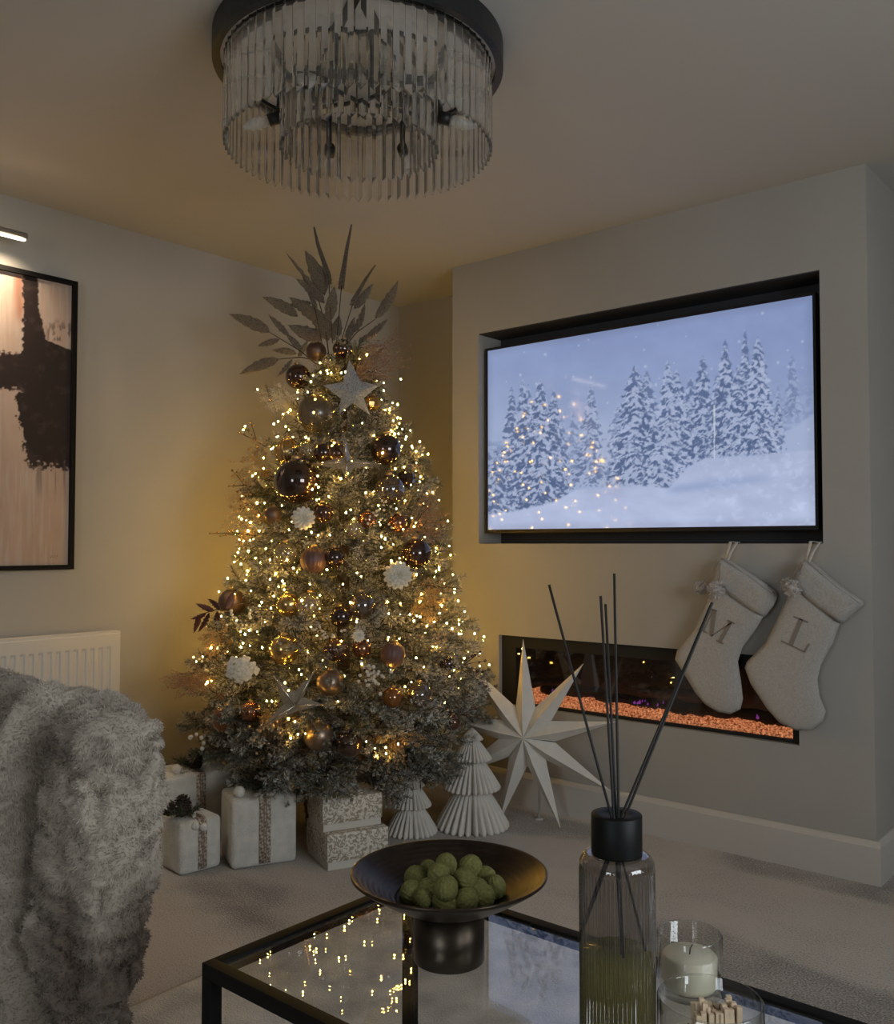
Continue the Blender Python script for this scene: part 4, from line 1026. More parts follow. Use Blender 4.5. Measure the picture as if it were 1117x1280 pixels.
# ------------------------------------------------------------------ fur throw
def throw():
    X0, X1, Y0, Y1, rc = -2.55, -1.560, .855, 1.03, .055
    peri = []
    def arc(cx, cy, a0, a1, n):
        return [(cx + rc * math.cos(math.radians(a0 + (a1 - a0) * k / n)), cy + rc * math.sin(math.radians(a0 + (a1 - a0) * k / n))) for k in range(n)]
    def seg(a, b, n): return [(a[0] + (b[0] - a[0]) * k / n, a[1] + (b[1] - a[1]) * k / n) for k in range(n)]
    peri += seg((X0 + rc, Y0), (X1 - rc, Y0), 120) + arc(X1 - rc, Y0 + rc, -90, 0, 22) + seg((X1, Y0 + rc), (X1, Y1 - rc), 10) + arc(X1 - rc, Y1 - rc, 0, 90, 22)
    peri += seg((X1 - rc, Y1), (X0 + rc, Y1), 60) + arc(X0 + rc, Y1 - rc, 90, 180, 10) + seg((X0, Y1 - rc), (X0, Y0 + rc), 6) + arc(X0 + rc, Y0 + rc, 180, 270, 10)
    P = np.array(peri); n = len(P); cen = np.array([(X0 + X1) / 2, (Y0 + Y1) / 2])
    # inward direction
    T = np.roll(P, -1, 0) - np.roll(P, 1, 0); T /= np.linalg.norm(T, axis=1)[:, None]; IN = np.stack([-T[:, 1], T[:, 0]], 1)
    nv, ntop = 100, 26
    rows = []
    rr = .055
    for j in range(nv + ntop + 1):
        ztop = .800 + .012 * sstep(-1.72, -1.86, P[:, 0]) + .006 * np.sin(P[:, 0] * 17)
        if j <= nv:
            z = (ztop - rr) * j / nv; ins = .085 * (1 - np.clip(z / .62, 0, 1)) ** 1.0
            ins = ins * sstep(-1.85, -1.62, P[:, 0])
            xy = P + IN * ins[:, None]
        else:
            a = (j - nv) / ntop * (PI / 2); z = ztop - rr + rr * np.sin(a); xy = P + IN * (rr * (1 - math.cos(a)))
            if j == nv + ntop: xy[:, 1] = cen[1]
        rows.append(np.column_stack([xy, z + np.zeros(n)]))
    V = np.concatenate(rows); J = nv + ntop
    F = [(j * n + i, j * n + (i + 1) % n, (j + 1) * n + (i + 1) % n, (j + 1) * n + i) for j in range(J) for i in range(n)]
    me = bpy.data.meshes.new('fur_throw'); me.from_pydata(V.tolist(), [], F); me.update()
    N = np.empty(len(V) * 3, np.float32); me.vertices.foreach_get('normal', N); N = N.reshape(-1, 3)
    X, Y, Z = V.T
    s = X - Y * .9                      # runs round the corner
    top = sstep(.70, .80, Z)
    # second layer thrown over at the far end, with a rolled edge
    edge = -1.795 + .025 * np.sin(Z * 9 + .5) + .05 * sstep(.6, .2, Z) * np.sin(Z * 14)
    lay = sstep(edge + .010, edge - .012, X) * (.040 + .03 * np.exp(-((X - edge + .035) / .035) ** 2))
    lay2 = sstep(-1.96, -1.99, X + .03 * np.sin(Z * 11)) * .035
    big = (fbm(s * 5 + 3, Z * 3.2, 11) - .5) * .040
    cell = 1 - np.abs(2 * fbm(s * 13 + 5, Z * 15, 41, 2) - 1); cell2 = 1 - np.abs(2 * fbm(s * 24, Z * 26 + 2, 42, 2) - 1)
    big = big - (sstep(.74, 1.0, cell) * .028 + sstep(.75, 1.0, cell2) * .009)
    q = fbm(s * 4, Z * 4, 61) * 1.6
    ruch = (np.abs(np.sin((s + q * .05) * 38 + 2.2 * fbm(s * 9, Z * 9, 5))) ** .6 - .6) * .006
    ruch += (np.abs(np.sin(Z * 44 + 5.0 * fbm(s * 7, Z * 6, 15))) ** .55 - .6) * .013 * (.4 + 1.0 * fbm(s * 8, Z * 8, 33))
    fine = (fbm(s * 26, Z * 26, 25) - .5) * .020
    crease = -.045 * np.exp(-((X - edge - .012) / .014) ** 2) - .03 * np.exp(-((X + 1.955 + .03 * np.sin(Z * 11)) / .012) ** 2)
    fl2 = sstep(0, .1, Y1 - Y) * (1 - .8 * top)
    V2 = V + N * (big + ruch + fine + (lay + lay2 + crease) * fl2)[:, None]
    V2[:, 2] = np.maximum(V2[:, 2], .018)
    me.vertices.foreach_set('co', V2.astype(np.float32).ravel()); me.polygons.foreach_set('use_smooth', [True] * len(F)); me.update()
    # colour: pale grey beige with darker brown clouds (dyed pile)
    pat = fbm(s * 3.4 + 1.5, Z * 3.4, 7, 3) * .75 + .25 * fbm(s * 14, Z * 14, 8)
    pat = pat - .16 * np.exp(-(((X + 1.68) / .09) ** 2 + ((Z - .74) / .07) ** 2))     # dark patch near the top
    k = sstep(.30, .56, pat); k = k * (1 - .55 * sstep(-1.80, -1.86, X) * (fbm(s * 9, Z * 4, 19)))
    c = np.array([.16, .122, .094]) * (1 - k[:, None]) + np.array([.41, .36, .295]) * k[:, None]
    at = me.color_attributes.new('dye', 'FLOAT_COLOR', 'POINT'); at.data.foreach_set('color', np.column_stack([c, np.ones(len(c))]).astype(np.float32).ravel())
    mat = attr_mat('fur_backing', 'dye', 1.0, sheen=.3, spec=.1); me.materials.append(mat)
    o = link('fur_throw', me); tag(o, 'grey-brown mottled faux fur throw draped over a seat by the radiator', 'throw')
    # pile
    Nn = np.empty(len(V2) * 3, np.float32); me.vertices.foreach_get('normal', Nn); Nn = Nn.reshape(-1, 3)
    Fa = np.array(F); Fa = Fa[(V2[Fa[:, 0], 1] < 1.06)]
    A = np.linalg.norm(np.cross(V2[Fa[:, 1]] - V2[Fa[:, 0]], V2[Fa[:, 3]] - V2[Fa[:, 0]]), axis=1)
    K = 260000; rs = np.random.RandomState(2)
    pick = Fa[rs.choice(len(Fa), K, p=A / A.sum())]
    u, v = rs.rand(K, 1), rs.rand(K, 1)
    def bil(T_): return (T_[pick[:, 0]] * (1 - u) + T_[pick[:, 1]] * u) * (1 - v) + (T_[pick[:, 3]] * (1 - u) + T_[pick[:, 2]] * u) * v
    B = bil(V2); NB = bil(Nn); CB = bil(c)
    sw = np.column_stack([fbm(B[:, 0] * 22, B[:, 2] * 22, 91) - .5, np.zeros(K), fbm(B[:, 0] * 22, B[:, 2] * 22, 92) - .62]) * 2.6
    D = NB * .8 + sw * .8 + rs.normal(0, .2, (K, 3)); D /= np.linalg.norm(D, axis=1)[:, None]
    D = D - NB * np.minimum(0, (D * NB).sum(1))[:, None] * 1.2
    S = np.cross(D, rs.normal(0, 1, (K, 3))); S /= np.linalg.norm(S, axis=1)[:, None]
    Lh = rs.uniform(.004, .0085, (K, 1)); w = .0010
    VV = np.empty((K, 3, 3)); VV[:, 0] = B - S * w; VV[:, 1] = B + S * w; VV[:, 2] = B + D * Lh
    VV[:, :, 2] = np.maximum(VV[:, :, 2], .017)
    m2 = bpy.data.meshes.new('fur_pile'); m2.vertices.add(K * 3); m2.vertices.foreach_set('co', VV.astype(np.float32).ravel())
    m2.loops.add(K * 3); m2.loops.foreach_set('vertex_index', np.arange(K * 3, dtype=np.int32)); m2.polygons.add(K); m2.polygons.foreach_set('loop_start', (np.arange(K) * 3).astype(np.int32)); m2.update(calc_edges=True)
    cc = np.repeat(CB * rs.uniform(.75, 1.25, (K, 1)), 3, axis=0); cc[2::3] *= 1.2
    a2 = m2.color_attributes.new('dye', 'FLOAT_COLOR', 'POINT'); a2.data.foreach_set('color', np.column_stack([np.clip(cc, 0, 1), np.ones(len(cc))]).astype(np.float32).ravel())
    m2.materials.append(attr_mat('fur_fibre', 'dye', .8, sheen=.2, spec=.2))
    tag(link('fur_pile', m2, o), kind='stuff')
throw()

# ------------------------------------------------------------------ Christmas tree
TREE = Vector((-2.70, 2.545, 0))
_tz = np.array([.15, .20, .28, .38, .48, .58, .67, .78, .86, .95, 1.05, 1.24, 1.40, 1.50, 1.60, 1.69, 1.80, 1.90, 1.98])
_tr = np.array([.30, .44, .54, .60, .62, .60, .57, .53, .49, .46, .445, .405, .355, .315, .27, .22, .15, .08, .02])
def TR(z): return float(np.interp(z, _tz, _tr))
tree = tag(empty('christmas_tree', TREE), 'snow flocked artificial fir tree full of warm lights in the room corner', 'christmas tree')
TO_CAM = math.atan2(-TREE.y, -TREE.x)
M_NEEDLE, _nt, _p, _o = new_mat('flocked_needles')
_a = _nt.nodes.new('ShaderNodeAttribute'); _a.attribute_name = 'flock'
_nt.links.new(_a.outputs['Color'], _p.inputs['Base Color']); _p.inputs['Roughness'].default_value = .85; _p.inputs['Specular IOR Level'].default_value = .2
MB().tube([(0, 0, .10), (0, 0, 1.0), (0, 0, 1.93)], [.03, .024, .008], 10).build('trunk', M_BROWN_STEM, tree)
# woven pot
M_POT = pbr('woven_basket', (0.16, 0.105, 0.06, 1), .7, var=.3, vscale=40)
MB().lathe([(.001, .001), (.135, .001), (.16, .25), (.150, .252), (.128, .02), (.001, .02)], 90,
           rfun=lambda r, z, th, i: r * (1 + .02 * math.sin(th * 40))).build('basket', M_POT, tree)
for k in range(9):
    rr = .137 + .0245 * (k / 8); z = .015 + .028 * k
    MB().tube([(rr * math.cos(2 * PI * t / 48), rr * math.sin(2 * PI * t / 48), z + .004 * math.sin(t * 2.6 + k * PI)) for t in range(49)], .009, 6).build('basket_cane', M_POT, tree)

def branch_mesh(seed, flock, dens=1.0, wide=1.0):
    rs = np.random.RandomState(seed)
    L = .30
    segs = [((0, 0, 0), (L * .5, 0, .012)), ((L * .5, 0, .012), (L, rs.uniform(-.02, .02), .0))]
    n = 5
    for k in range(n):
        x = L * (.22 + .62 * k / (n - 1))
        for sgn in (-1, 1):
            ln = (.13 - .06 * k / (n - 1)) * rs.uniform(.8, 1.15); a = math.radians(rs.uniform(32, 55)) * sgn
            b = np.array([x + rs.uniform(-.01, .01), 0, .010])
            segs.append((tuple(b), tuple(b + ln * np.array([math.cos(a), math.sin(a) * wide, rs.uniform(-.25, .3)]))))
    V = []; F = []; C = []
    stem_c = np.array([.09, .07, .05])
    green = np.array([.060, .068, .038]); frost = np.array([.54, .52, .465])
    for a, b in segs:
        a = np.array(a); b = np.array(b); t = b - a; ln = np.linalg.norm(t); t /= ln
        o = np.cross(t, [0, 0, 1.]); o /= np.linalg.norm(o); o2 = np.cross(t, o)
        base = len(V)
        for e, w in ((a, .0020), (b, .0010)):
            for q_ in range(3): th = q_ * 2.1; V.append(e + (o * math.cos(th) + o2 * math.sin(th)) * w); C.append(stem_c)
        for q_ in range(3): F.append((base + q_, base + (q_ + 1) % 3, base + 3 + (q_ + 1) % 3, base + 3 + q_))
        m = int(ln / .0042 * 3.1 * dens)
        for k in range(m):
            s = rs.rand(); p = a + t * ln * s
            th = rs.uniform(0, 6.283); rad = o * math.cos(th) + o2 * math.sin(th)
            d = t * rs.uniform(.45, 1.0) + rad * rs.uniform(.7, 1.0); d /= np.linalg.norm(d)
            nl = rs.uniform(.016, .029) * (1 - .25 * s); w = rs.uniform(.0013, .0026)
            side = np.cross(d, rs.normal(0, 1, 3)); side /= np.linalg.norm(side); side *= w
            fl_ = np.clip(flock * rs.uniform(.25, 1.35) * (.65 + .5 * s), 0, 1)
            i0 = len(V)
            V += [p, p + d * nl * .55 + side, p + d * nl, p + d * nl * .55 - side]
            C += [green * (1 - .45 * fl_) + frost * .45 * fl_ * fl_, green * (1 - fl_) + frost * fl_, green * (1 - fl_) + frost * fl_, green * (1 - fl_) + frost * fl_]
            F.append((i0, i0 + 1, i0 + 2, i0 + 3))
    me = bpy.data.meshes.new('branch'); me.from_pydata([tuple(v) for v in V], [], F); me.update()
    at = me.color_attributes.new('flock', 'FLOAT_COLOR', 'POINT')
    at.data.foreach_set('color', np.column_stack([np.array(C), np.ones(len(C))]).astype(np.float32).ravel())
    me.materials.append(M_NEEDLE)
    return me
BRANCHES = [branch_mesh(k, 1.02 if k % 3 == 0 else (.68 if k % 3 == 1 else .38)) for k in range(7)]
rb = random.Random(21)
nb_ = 0; gi = 0
while nb_ < 300:
    gi += 1
    z = rb.uniform(.17, 1.90)
    R = TR(z)
    if rb.random() > (R + .10) / .72: continue
    th = gi * 2.39996
    dth = abs(((th - TO_CAM + PI) % (2 * PI)) - PI)
    if dth > 1.9 and rb.random() > .42: continue
    sc = min(1.0, max(.42, R / .42)) * rb.uniform(.82, 1.12)
    Lr = .30 * sc
    root_r = max(.015, R * rb.uniform(.90, 1.04) - Lr)
    droop = (-.32 if z < .35 else (-.12 if z < .9 else .18 if z < 1.5 else .55)) + rb.uniform(-.22, .22)
    d = Vector((math.cos(th), math.sin(th), droop)).normalized()
    zz = z - d.z * Lr * .5
    Rm = frame_of(d) @ Matrix.Rotation(rb.uniform(-.7, .7), 3, 'X')
    o = link('branch', rb.choice(BRANCHES), tree, (root_r * math.cos(th), root_r * math.sin(th), max(zz, .16)), Rm.to_euler(), sc)
    nb_ += 1
# darker inner growth, too dense to count
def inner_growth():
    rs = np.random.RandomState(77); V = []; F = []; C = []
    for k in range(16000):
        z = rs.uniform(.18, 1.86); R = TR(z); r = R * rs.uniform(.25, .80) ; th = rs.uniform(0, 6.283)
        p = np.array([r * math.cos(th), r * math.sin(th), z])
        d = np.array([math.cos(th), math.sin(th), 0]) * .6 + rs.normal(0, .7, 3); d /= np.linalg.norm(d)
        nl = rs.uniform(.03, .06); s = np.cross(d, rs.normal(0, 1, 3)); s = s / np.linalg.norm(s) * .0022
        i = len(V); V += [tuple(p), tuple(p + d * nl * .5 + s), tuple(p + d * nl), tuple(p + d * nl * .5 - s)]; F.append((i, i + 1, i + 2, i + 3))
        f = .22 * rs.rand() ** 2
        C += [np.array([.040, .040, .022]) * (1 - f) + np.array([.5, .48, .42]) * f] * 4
    me = bpy.data.meshes.new('inner_needles'); me.from_pydata(V, [], F); me.update()
    at = me.color_attributes.new('flock', 'FLOAT_COLOR', 'POINT'); at.data.foreach_set('color', np.column_stack([np.array(C), np.ones(len(C))]).astype(np.float32).ravel())
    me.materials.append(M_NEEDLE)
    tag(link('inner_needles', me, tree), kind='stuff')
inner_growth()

def on_tree(px, py, k=.95):
    """where a line of sight first meets the tree's outside (k of its radius)"""
    d = ray(px, py)
    t = 2.7
    while t < 4.4:
        p = ORG + d * t
        if math.hypot(p.x - TREE.x, p.y - TREE.y) < TR(p.z) * k: return p
        t += .008
    # beside the tree: the point of closest approach
    h = Vector((d.x, d.y, 0)); t = (TREE.x * d.x + TREE.y * d.y) / h.length_squared
    return ORG + d * t

# fairy lights
fl_root = tag(empty('fairy_lights', TREE), 'string of warm white fairy lights wound round the Christmas tree', 'string lights')
M_FAIRY = emit_mat('warm_fairy_bulb', (1.0, 0.57, 0.09, 1), 175.0)
bulb_me = MB().sphere((0, 0, 0), .0027, 8, 6, (1, 1, 1.35)).mesh('bulb', M_FAIRY)
rf = random.Random(9); wire_pts = []; NB = 430; parts = []; rest = MB()
for k in range(NB):
    t = (k + .5) / NB
    # even over the cone's side, denser above the skirt of branches
    z = .56 + 1.36 * (1 - (1 - t) ** .62)
    th = k * 2.39996 + rf.uniform(-.2, .2)
    R = TR(z) * rf.uniform(.80, 1.04)
    p = Vector((R * math.cos(th), R * math.sin(th), z + rf.uniform(-.02, .02)))
    dth = abs(((th - TO_CAM + PI) % (2 * PI)) - PI)
    parts.append((dth, p))
extra = []
for (px, py, n, sx, sy) in [(345, 620, 10, 30, 50), (300, 690, 8, 14, 40), (500, 520, 9, 8, 30), (520, 560, 6, 8, 30), (330, 540, 6, 20, 24), (545, 780, 8, 18, 16), (345, 745, 7, 26, 20), (485, 660, 8, 26, 30), (415, 590, 7, 40, 30), (365, 915, 5, 12, 8), (480, 935, 6, 12, 8), (300, 810, 6, 16, 16), (430, 470, 6, 14, 14)]:
    for k in range(n):
        p = on_tree(px + rf.gauss(0, sx), py + rf.gauss(0, sy), 1.02) - TREE; extra.append((0, p))
parts.sort(key=lambda q_: q_[0])
front = (extra + parts)[:300]; backs = (extra + parts)[300:]
for _, p in front:
    link('bulb', bulb_me, fl_root, p, None, rf.uniform(.6, 1.2))
for _, p in backs: rest.sphere(p, .0027, 6, 4, (1, 1, 1.3))
tag(rest.build('further_bulbs', M_FAIRY, fl_root), kind='stuff')
wp = []
for k in range(900):
    t = k / 899; z = .30 + 1.58 * t; th = t * 26 * 2 * PI; R = TR(z) * .90
    wp.append((R * math.cos(th), R * math.sin(th), z + .01 * math.sin(k * .9)))
MB().tube(wp, .0009, 4).build('wire', pbr('clear_wire', (0.12, 0.09, 0.05, 1), .4), fl_root)

# baubles ------------------------------------------------------------
M_DKGLOSS = pbr('glossy_dark_brown', (0.050, 0.026, 0.018, 1), .06, .55, coat=1.0)
M_BRNGLOSS = pbr('glossy_brown', (0.11, 0.055, 0.032, 1), .10, .6, coat=.6)
M_BRZ_MATT = pbr('matt_bronze', (0.27, 0.19, 0.135, 1), .36, .85)
M_BRN_MATT = pbr('matt_brown', (0.13, 0.083, 0.062, 1), .42, .6)
M_COPPER = pbr('copper_glass', (0.30, 0.145, 0.080, 1), .18, .9)
M_GOLDB = pbr('champagne_gold', (0.55, 0.36, 0.14, 1), .2, .9)
M_MAUVE = pbr('matt_mauve_brown', (0.12, 0.060, 0.050, 1), .5, .2)
M_CLEARB = thin_glass('clear_bauble', (0.93, 0.89, 0.80, 1), 1.5, boost=2.6, body=.12, body_col=(.6, .52, .38, 1))
M_SMOKEB = thin_glass('smoky_bauble', (0.52, 0.46, 0.40, 1), 1.55, boost=2.6, body=.22, body_col=(.22, .16, .12, 1))
M_AMBERB = pbr('amber_glass', (0.22, 0.09, 0.025, 1), .12, .5, coat=.5)
M_FROSTB = thin_glass('frosted_dark_glass', (0.42, 0.37, 0.30, 1), 1.5, rough=.25, boost=1.6, body=.30, body_col=(.20, .17, .12, 1))
def bauble_mesh(kind, mat):
    mb = MB()
    if kind == 'ribbed': mb.sphere((0, 0, 0), 1, 72, 18, rfun=lambda th, ph: 1 - .055 * abs(math.sin(th * 9)) ** 2 * math.cos(ph) ** .5 if abs(ph) < 1.56 else 1)
    elif kind == 'facet':
        mb.sphere((0, 0, 0), 1, 9, 6); mb.sm = [False] * len(mb.f)
    else: mb.sphere((0, 0, 0), 1, 32, 20)
    return mb.mesh('bauble', mat)
cap_me = MB().lathe([(.001, .95), (.22, .955), (.22, 1.10), (.17, 1.14), (.001, 1.14)], 14).tube([(-.07, 0, 1.13), (-.06, 0, 1.26), (0, 0, 1.31), (.06, 0, 1.26), (.07, 0, 1.13)], .025, 6).mesh('cap', M_GOLD_CAP)
_bm = {}
def bauble(px, py, rpx, mat, kind, label, k=.92):
    key = (mat.name, kind)
    if key not in _bm: _bm[key] = bauble_mesh(kind, mat)
    p = on_tree(px, py, k); t = (p - ORG).dot(FWD)
    o = link('bauble', _bm[key], None, p, (rnd.uniform(-.15, .15), rnd.uniform(-.15, .15), rnd.uniform(0, 6)), rpx * t / F_PX)
    tag(o, label, 'bauble', 'baubles on the Christmas tree')
    link('cap', cap_me, o)
BAUBLES = [
 (395, 439, 12.5, M_BRN_MATT, 'plain', 'matt brown bauble directly under the glitter leaves at the tree top'),
 (428, 436, 12.5, M_DKGLOSS, 'plain', 'glossy dark brown bauble above the silver star'),
 (372.5, 471, 16, M_DKGLOSS, 'plain', 'glossy dark brown bauble just below the leaf spray, beside the silver star'),
 (466, 504, 10, M_GOLDB, 'facet', 'small faceted gold bauble at the tip of the silver star'),
 (395, 517, 24, M_FROSTB, 'plain', 'large dull frosted bauble under the silver star'),
 (482, 562, 20, M_DKGLOSS, 'plain', 'large glossy brown bauble near the edge toward the television, below the silver star'),
 (404, 566, 12, M_DKGLOSS, 'plain', 'glossy dark bauble beside the gold striped one'),
 (420, 567, 13, M_BRNGLOSS, 'plain', 'glossy brown bauble behind the clear glass star spike'),
 (360, 565, 17, M_GOLDB, 'ribbed', 'gold striped bauble above the biggest dark one'),
 (384, 563, 12, M_CLEARB, 'ribbed', 'pale ribbed clear bauble between the gold striped and dark ones'),
 (371, 602, 29, M_DKGLOSS, 'plain', 'biggest dark brown bauble high on the tree'),
 (487, 612, 19, M_SMOKEB, 'plain', 'pearly smoked bauble under the large glossy brown one'),
 (508, 598, 12, M_DKGLOSS, 'facet', 'dark faceted bauble at the tree edge facing the television'),
 (341, 644, 11, M_BRN_MATT, 'plain', 'small matt brown bauble beside the fluffy cream flower'),
 (404, 641, 13, M_BRNGLOSS, 'plain', 'brown bauble under the clear glass star'),
 (442, 662, 13, M_CLEARB, 'plain', 'clear glass bauble beside the copper one at mid height'),
 (459, 650, 11, M_COPPER, 'plain', 'copper bauble above the clear one at mid height'),
 (497, 654, 12, M_COPPER, 'plain', 'copper bauble among frosted twigs near the television side'),
 (357, 692, 15, M_CLEARB, 'plain', 'clear bauble beside the ribbed mauve one at mid height'),
 (392, 700, 17, M_MAUVE, 'ribbed', 'ribbed mauve brown bauble in the middle of the tree'),
 (418, 697, 13, M_DKGLOSS, 'plain', 'glossy dark bauble next to the ribbed mauve one'),
 (520, 692, 19, M_DKGLOSS, 'plain', 'large dark bauble above the round cream flower at the tree edge'),
 (290, 753, 17, M_BRN_MATT, 'plain', 'matt brown bauble by the burgundy leaf spray'),
 (360, 756, 15, M_GOLDB, 'plain', 'shiny gold bauble beside the large clear gold one'),
 (386, 757, 17, M_CLEARB, 'plain', 'large clear gold bauble low on the tree front'),
 (426, 771, 14, M_DKGLOSS, 'plain', 'glossy dark bauble tucked below two clear ones'),
 (452, 757, 18, M_SMOKEB, 'plain', 'smoked glass bauble low on the tree front'),
 (355, 812, 19, M_GOLDB, 'plain', 'large champagne gold bauble above the lower glass star'),
 (420, 812, 15, M_BRNGLOSS, 'ribbed', 'ribbed brown bauble above the upper bronze one'),
 (452, 811, 12, M_COPPER, 'plain', 'shiny copper bauble above the white berry cluster'),
 (491, 818, 16, M_MAUVE, 'ribbed', 'ribbed mauve bauble low on the tree near the fireplace side'),
 (412, 853, 16.5, M_BRZ_MATT, 'plain', 'matt bronze bauble next to the lower glass star'),
 (313, 890, 13, M_COPPER, 'ribbed', 'ribbed copper bauble above the gifts'),
 (281, 899, 17, M_AMBERB, 'plain', 'amber bauble at the tree edge above the gifts'),
 (398, 920, 18.5, M_BRZ_MATT, 'plain', 'lowest matt bronze bauble above the damask boxes'),
 (435, 930, 18, M_DKGLOSS, 'plain', 'glossy dark bauble beside the lowest bronze one'),
 (524, 869, 16, M_SMOKEB, 'plain', 'smoked bronze bauble on the lower branches near the paper star'),
 (490, 872, 13, M_AMBERB, 'plain', 'amber bauble deep in the lower branches'),
 (559, 830, 10, M_DKGLOSS, 'plain', 'small dark bauble at the tree edge near the fireplace'),
 (566, 903, 10, M_BRNGLOSS, 'plain', 'small brown bauble above the taller paper tree'),
]
for b_ in BAUBLES: bauble(*b_)

# stars on the tree ---------------------------------------------------
def glitter_mat(name, col, rough=.35, metal=.6, scale=400):
    m, nt, p, out = new_mat(name)
    tc = nt.nodes.new('ShaderNodeTexCoord'); v = nt.nodes.new('ShaderNodeTexVoronoi'); v.inputs['Scale'].default_value = scale
    nt.links.new(tc.outputs['Object'], v.inputs['Vector'])
    bp = nt.nodes.new('ShaderNodeBump'); bp.inputs['Strength'].default_value = .9; bp.inputs['Distance'].default_value = .004
    nt.links.new(v.outputs['Distance'], bp.inputs['Height']); nt.links.new(bp.outputs['Normal'], p.inputs['Normal'])
    mx = nt.nodes.new('ShaderNodeValToRGB'); mx.color_ramp.elements[0].color = [c * .35 for c in col[:3]] + [1]; mx.color_ramp.elements[1].color = col; mx.color_ramp.elements[1].position = .6
    sp = nt.nodes.new('ShaderNodeSeparateColor'); nt.links.new(v.outputs['Color'], sp.inputs[0]); nt.links.new(sp.outputs[0], mx.inputs['Fac'])
    nt.links.new(mx.outputs['Color'], p.inputs['Base Color']); p.inputs['Metallic'].default_value = metal; p.inputs['Roughness'].default_value = rough
    return m
M_SILVER = glitter_mat('silver_glitter', (0.62, 0.60, 0.57, 1))
M_GLIT_LEAF = glitter_mat('pewter_glitter', (0.30, 0.255, 0.20, 1), .35, .5, 500)
M_GOLD_GLIT = glitter_mat('gold_glitter', (0.62, 0.42, 0.22, 1), .35, .6, 500)
M_BURG = pbr('burgundy_leaf', (0.055, 0.016, 0.013, 1), .45, var=.3, vscale=30)
M_STARGLASS = thin_glass('star_glass', (0.82, 0.78, 0.70, 1), 1.5, boost=2.8, body=.38, body_col=(.42, .38, .31, 1))
def tree_star(p, pts, dpt, mat, label, name, edge=None):
    """pts: outline (alternating tips and valleys) as offsets in the plane that faces the room; p: its middle"""
    root = tag(empty(name, p), label, 'star')
    f = Vector((-p.x, -p.y, 0)).normalized(); r = Vector((-f.y, f.x, 0)); r = -r if r.dot(RGT) < 0 else r
    vs = [r * x + Vector((0, 0, y)) for x, y in pts]; n = len(vs)
    mb = MB(); mb.add(vs + [f * dpt, -f * dpt], [(i, (i + 1) % n, n) for i in range(n)] + [((i + 1) % n, i, n + 1) for i in range(n)])
    mb.build('star_body', mat, root)
    if edge:
        for i in range(0, n, 2): MB().tube([f * dpt, vs[i]], .0032, 6).build('edge_rib', edge, root)
    return root
S_ = 3.15 / F_PX
p = on_tree(440, 492, 1.06)
tree_star(p, [(r * S_ * math.cos(math.radians(a)), r * S_ * math.sin(math.radians(a))) for a, r in ((95, 47), (130, 20), (165, 41), (205, 17), (238, 34), (272, 13), (310, 38), (340, 17), (18, 38), (55, 21))], .03, M_SILVER, 'hammered silver star high on the tree front', 'silver_star')
p = on_tree(433, 578, 1.12)
M_EDGE = pbr('pale_metal_edge', (0.5, 0.45, 0.38, 1), .25, .9)
tree_star(p, [(x * S_, -y * S_) for x, y in ((-4, -42), (-4.5, -7), (-45, 3), (-7, 9), (0, 24), (9, 8), (46, 2), (5, -6))], .022, M_STARGLASS, 'clear glass star with a long upright spike on the upper tree', 'glass_star', M_EDGE)
p = on_tree(369, 880, 1.13)
tree_star(p, [(x * S_, -y * S_) for x, y in ((24, -42), (9, -8), (34, 2), (4, 8), (-40, 26), (-14, 0), (-26, -34), (-1, -14))], .026, M_STARGLASS, 'clear glass star low on the tree with tilted points', 'glass_star', M_EDGE)

# flowers ---------------------------------------------------------------
M_PETAL = pbr('cream_petal', (0.60, 0.55, 0.45, 1), .9, var=.1, vscale=60)
def petal(L, w, cup):
    mb = MB()
    def fn(u, v):
        y = (u - .5) * 2; wx = w * math.sin(PI * min(.98, .12 + .80 * v)) ; return (L * v, y * wx, cup * v * v + .25 * w * y * y)
    mb.grid(fn, 4, 5); return mb.mesh('petal', M_PETAL)
def flower(px, py, rpx, kind, label, k=1.02):
    p = on_tree(px, py, k); r = rpx * (p - ORG).dot(FWD) / F_PX
    root = tag(empty('cream_flower', p), label, 'flower', 'cream flowers on the tree')
    f = (ORG - p).normalized(); q = random.Random(int(px)); B = frame_of(f)
    if kind == 'hydrangea':
        me = petal(r * .20, r * .11, r * .05)
        for k2 in range(16):
            a = k2 * 2.4; rr = r * .86 * math.sqrt((k2 + .5) / 16)
            c = B @ Vector((r * .45 * math.sqrt(max(0, 1 - (rr / r) ** 2)), rr * math.cos(a), rr * math.sin(a) * .72))
            d0 = (c + f * r * .5).normalized(); BB = frame_of(d0) @ Matrix.Rotation(q.uniform(0, 3), 3, 'X')
            for j in range(4):
                link('petal', me, root, c, (BB @ Matrix.Rotation(j * PI / 2, 3, 'X') @ Matrix.Rotation(-1.15, 3, 'Y')).to_euler(), 1.25)
    else:
        n1 = 13
        for ring, (L, tilt, n1) in enumerate(((r, 1.45, 13), (r * .8, 1.1, 11), (r * .6, .75, 9), (r * .4, .4, 6))):
            me = petal(L, L * .30, r * .08)
            for j in range(n1):
                link('petal', me, root, f * r * .06 * ring, (B @ Matrix.Rotation(j * 2 * PI / n1 + ring * .3, 3, 'X') @ Matrix.Rotation(-tilt, 3, 'Y')).to_euler())
flower(379, 648, 15, 'dahlia', 'fluffy cream flower beside the small matt brown bauble')
flower(497, 719, 18, 'dahlia', 'round cream paper flower on the tree side facing the television')
flower(302, 836, 23, 'hydrangea', 'cream hydrangea head low on the tree near the gifts')
flower(448, 795, 8, 'dahlia', 'small cream flower above the shiny copper bauble')

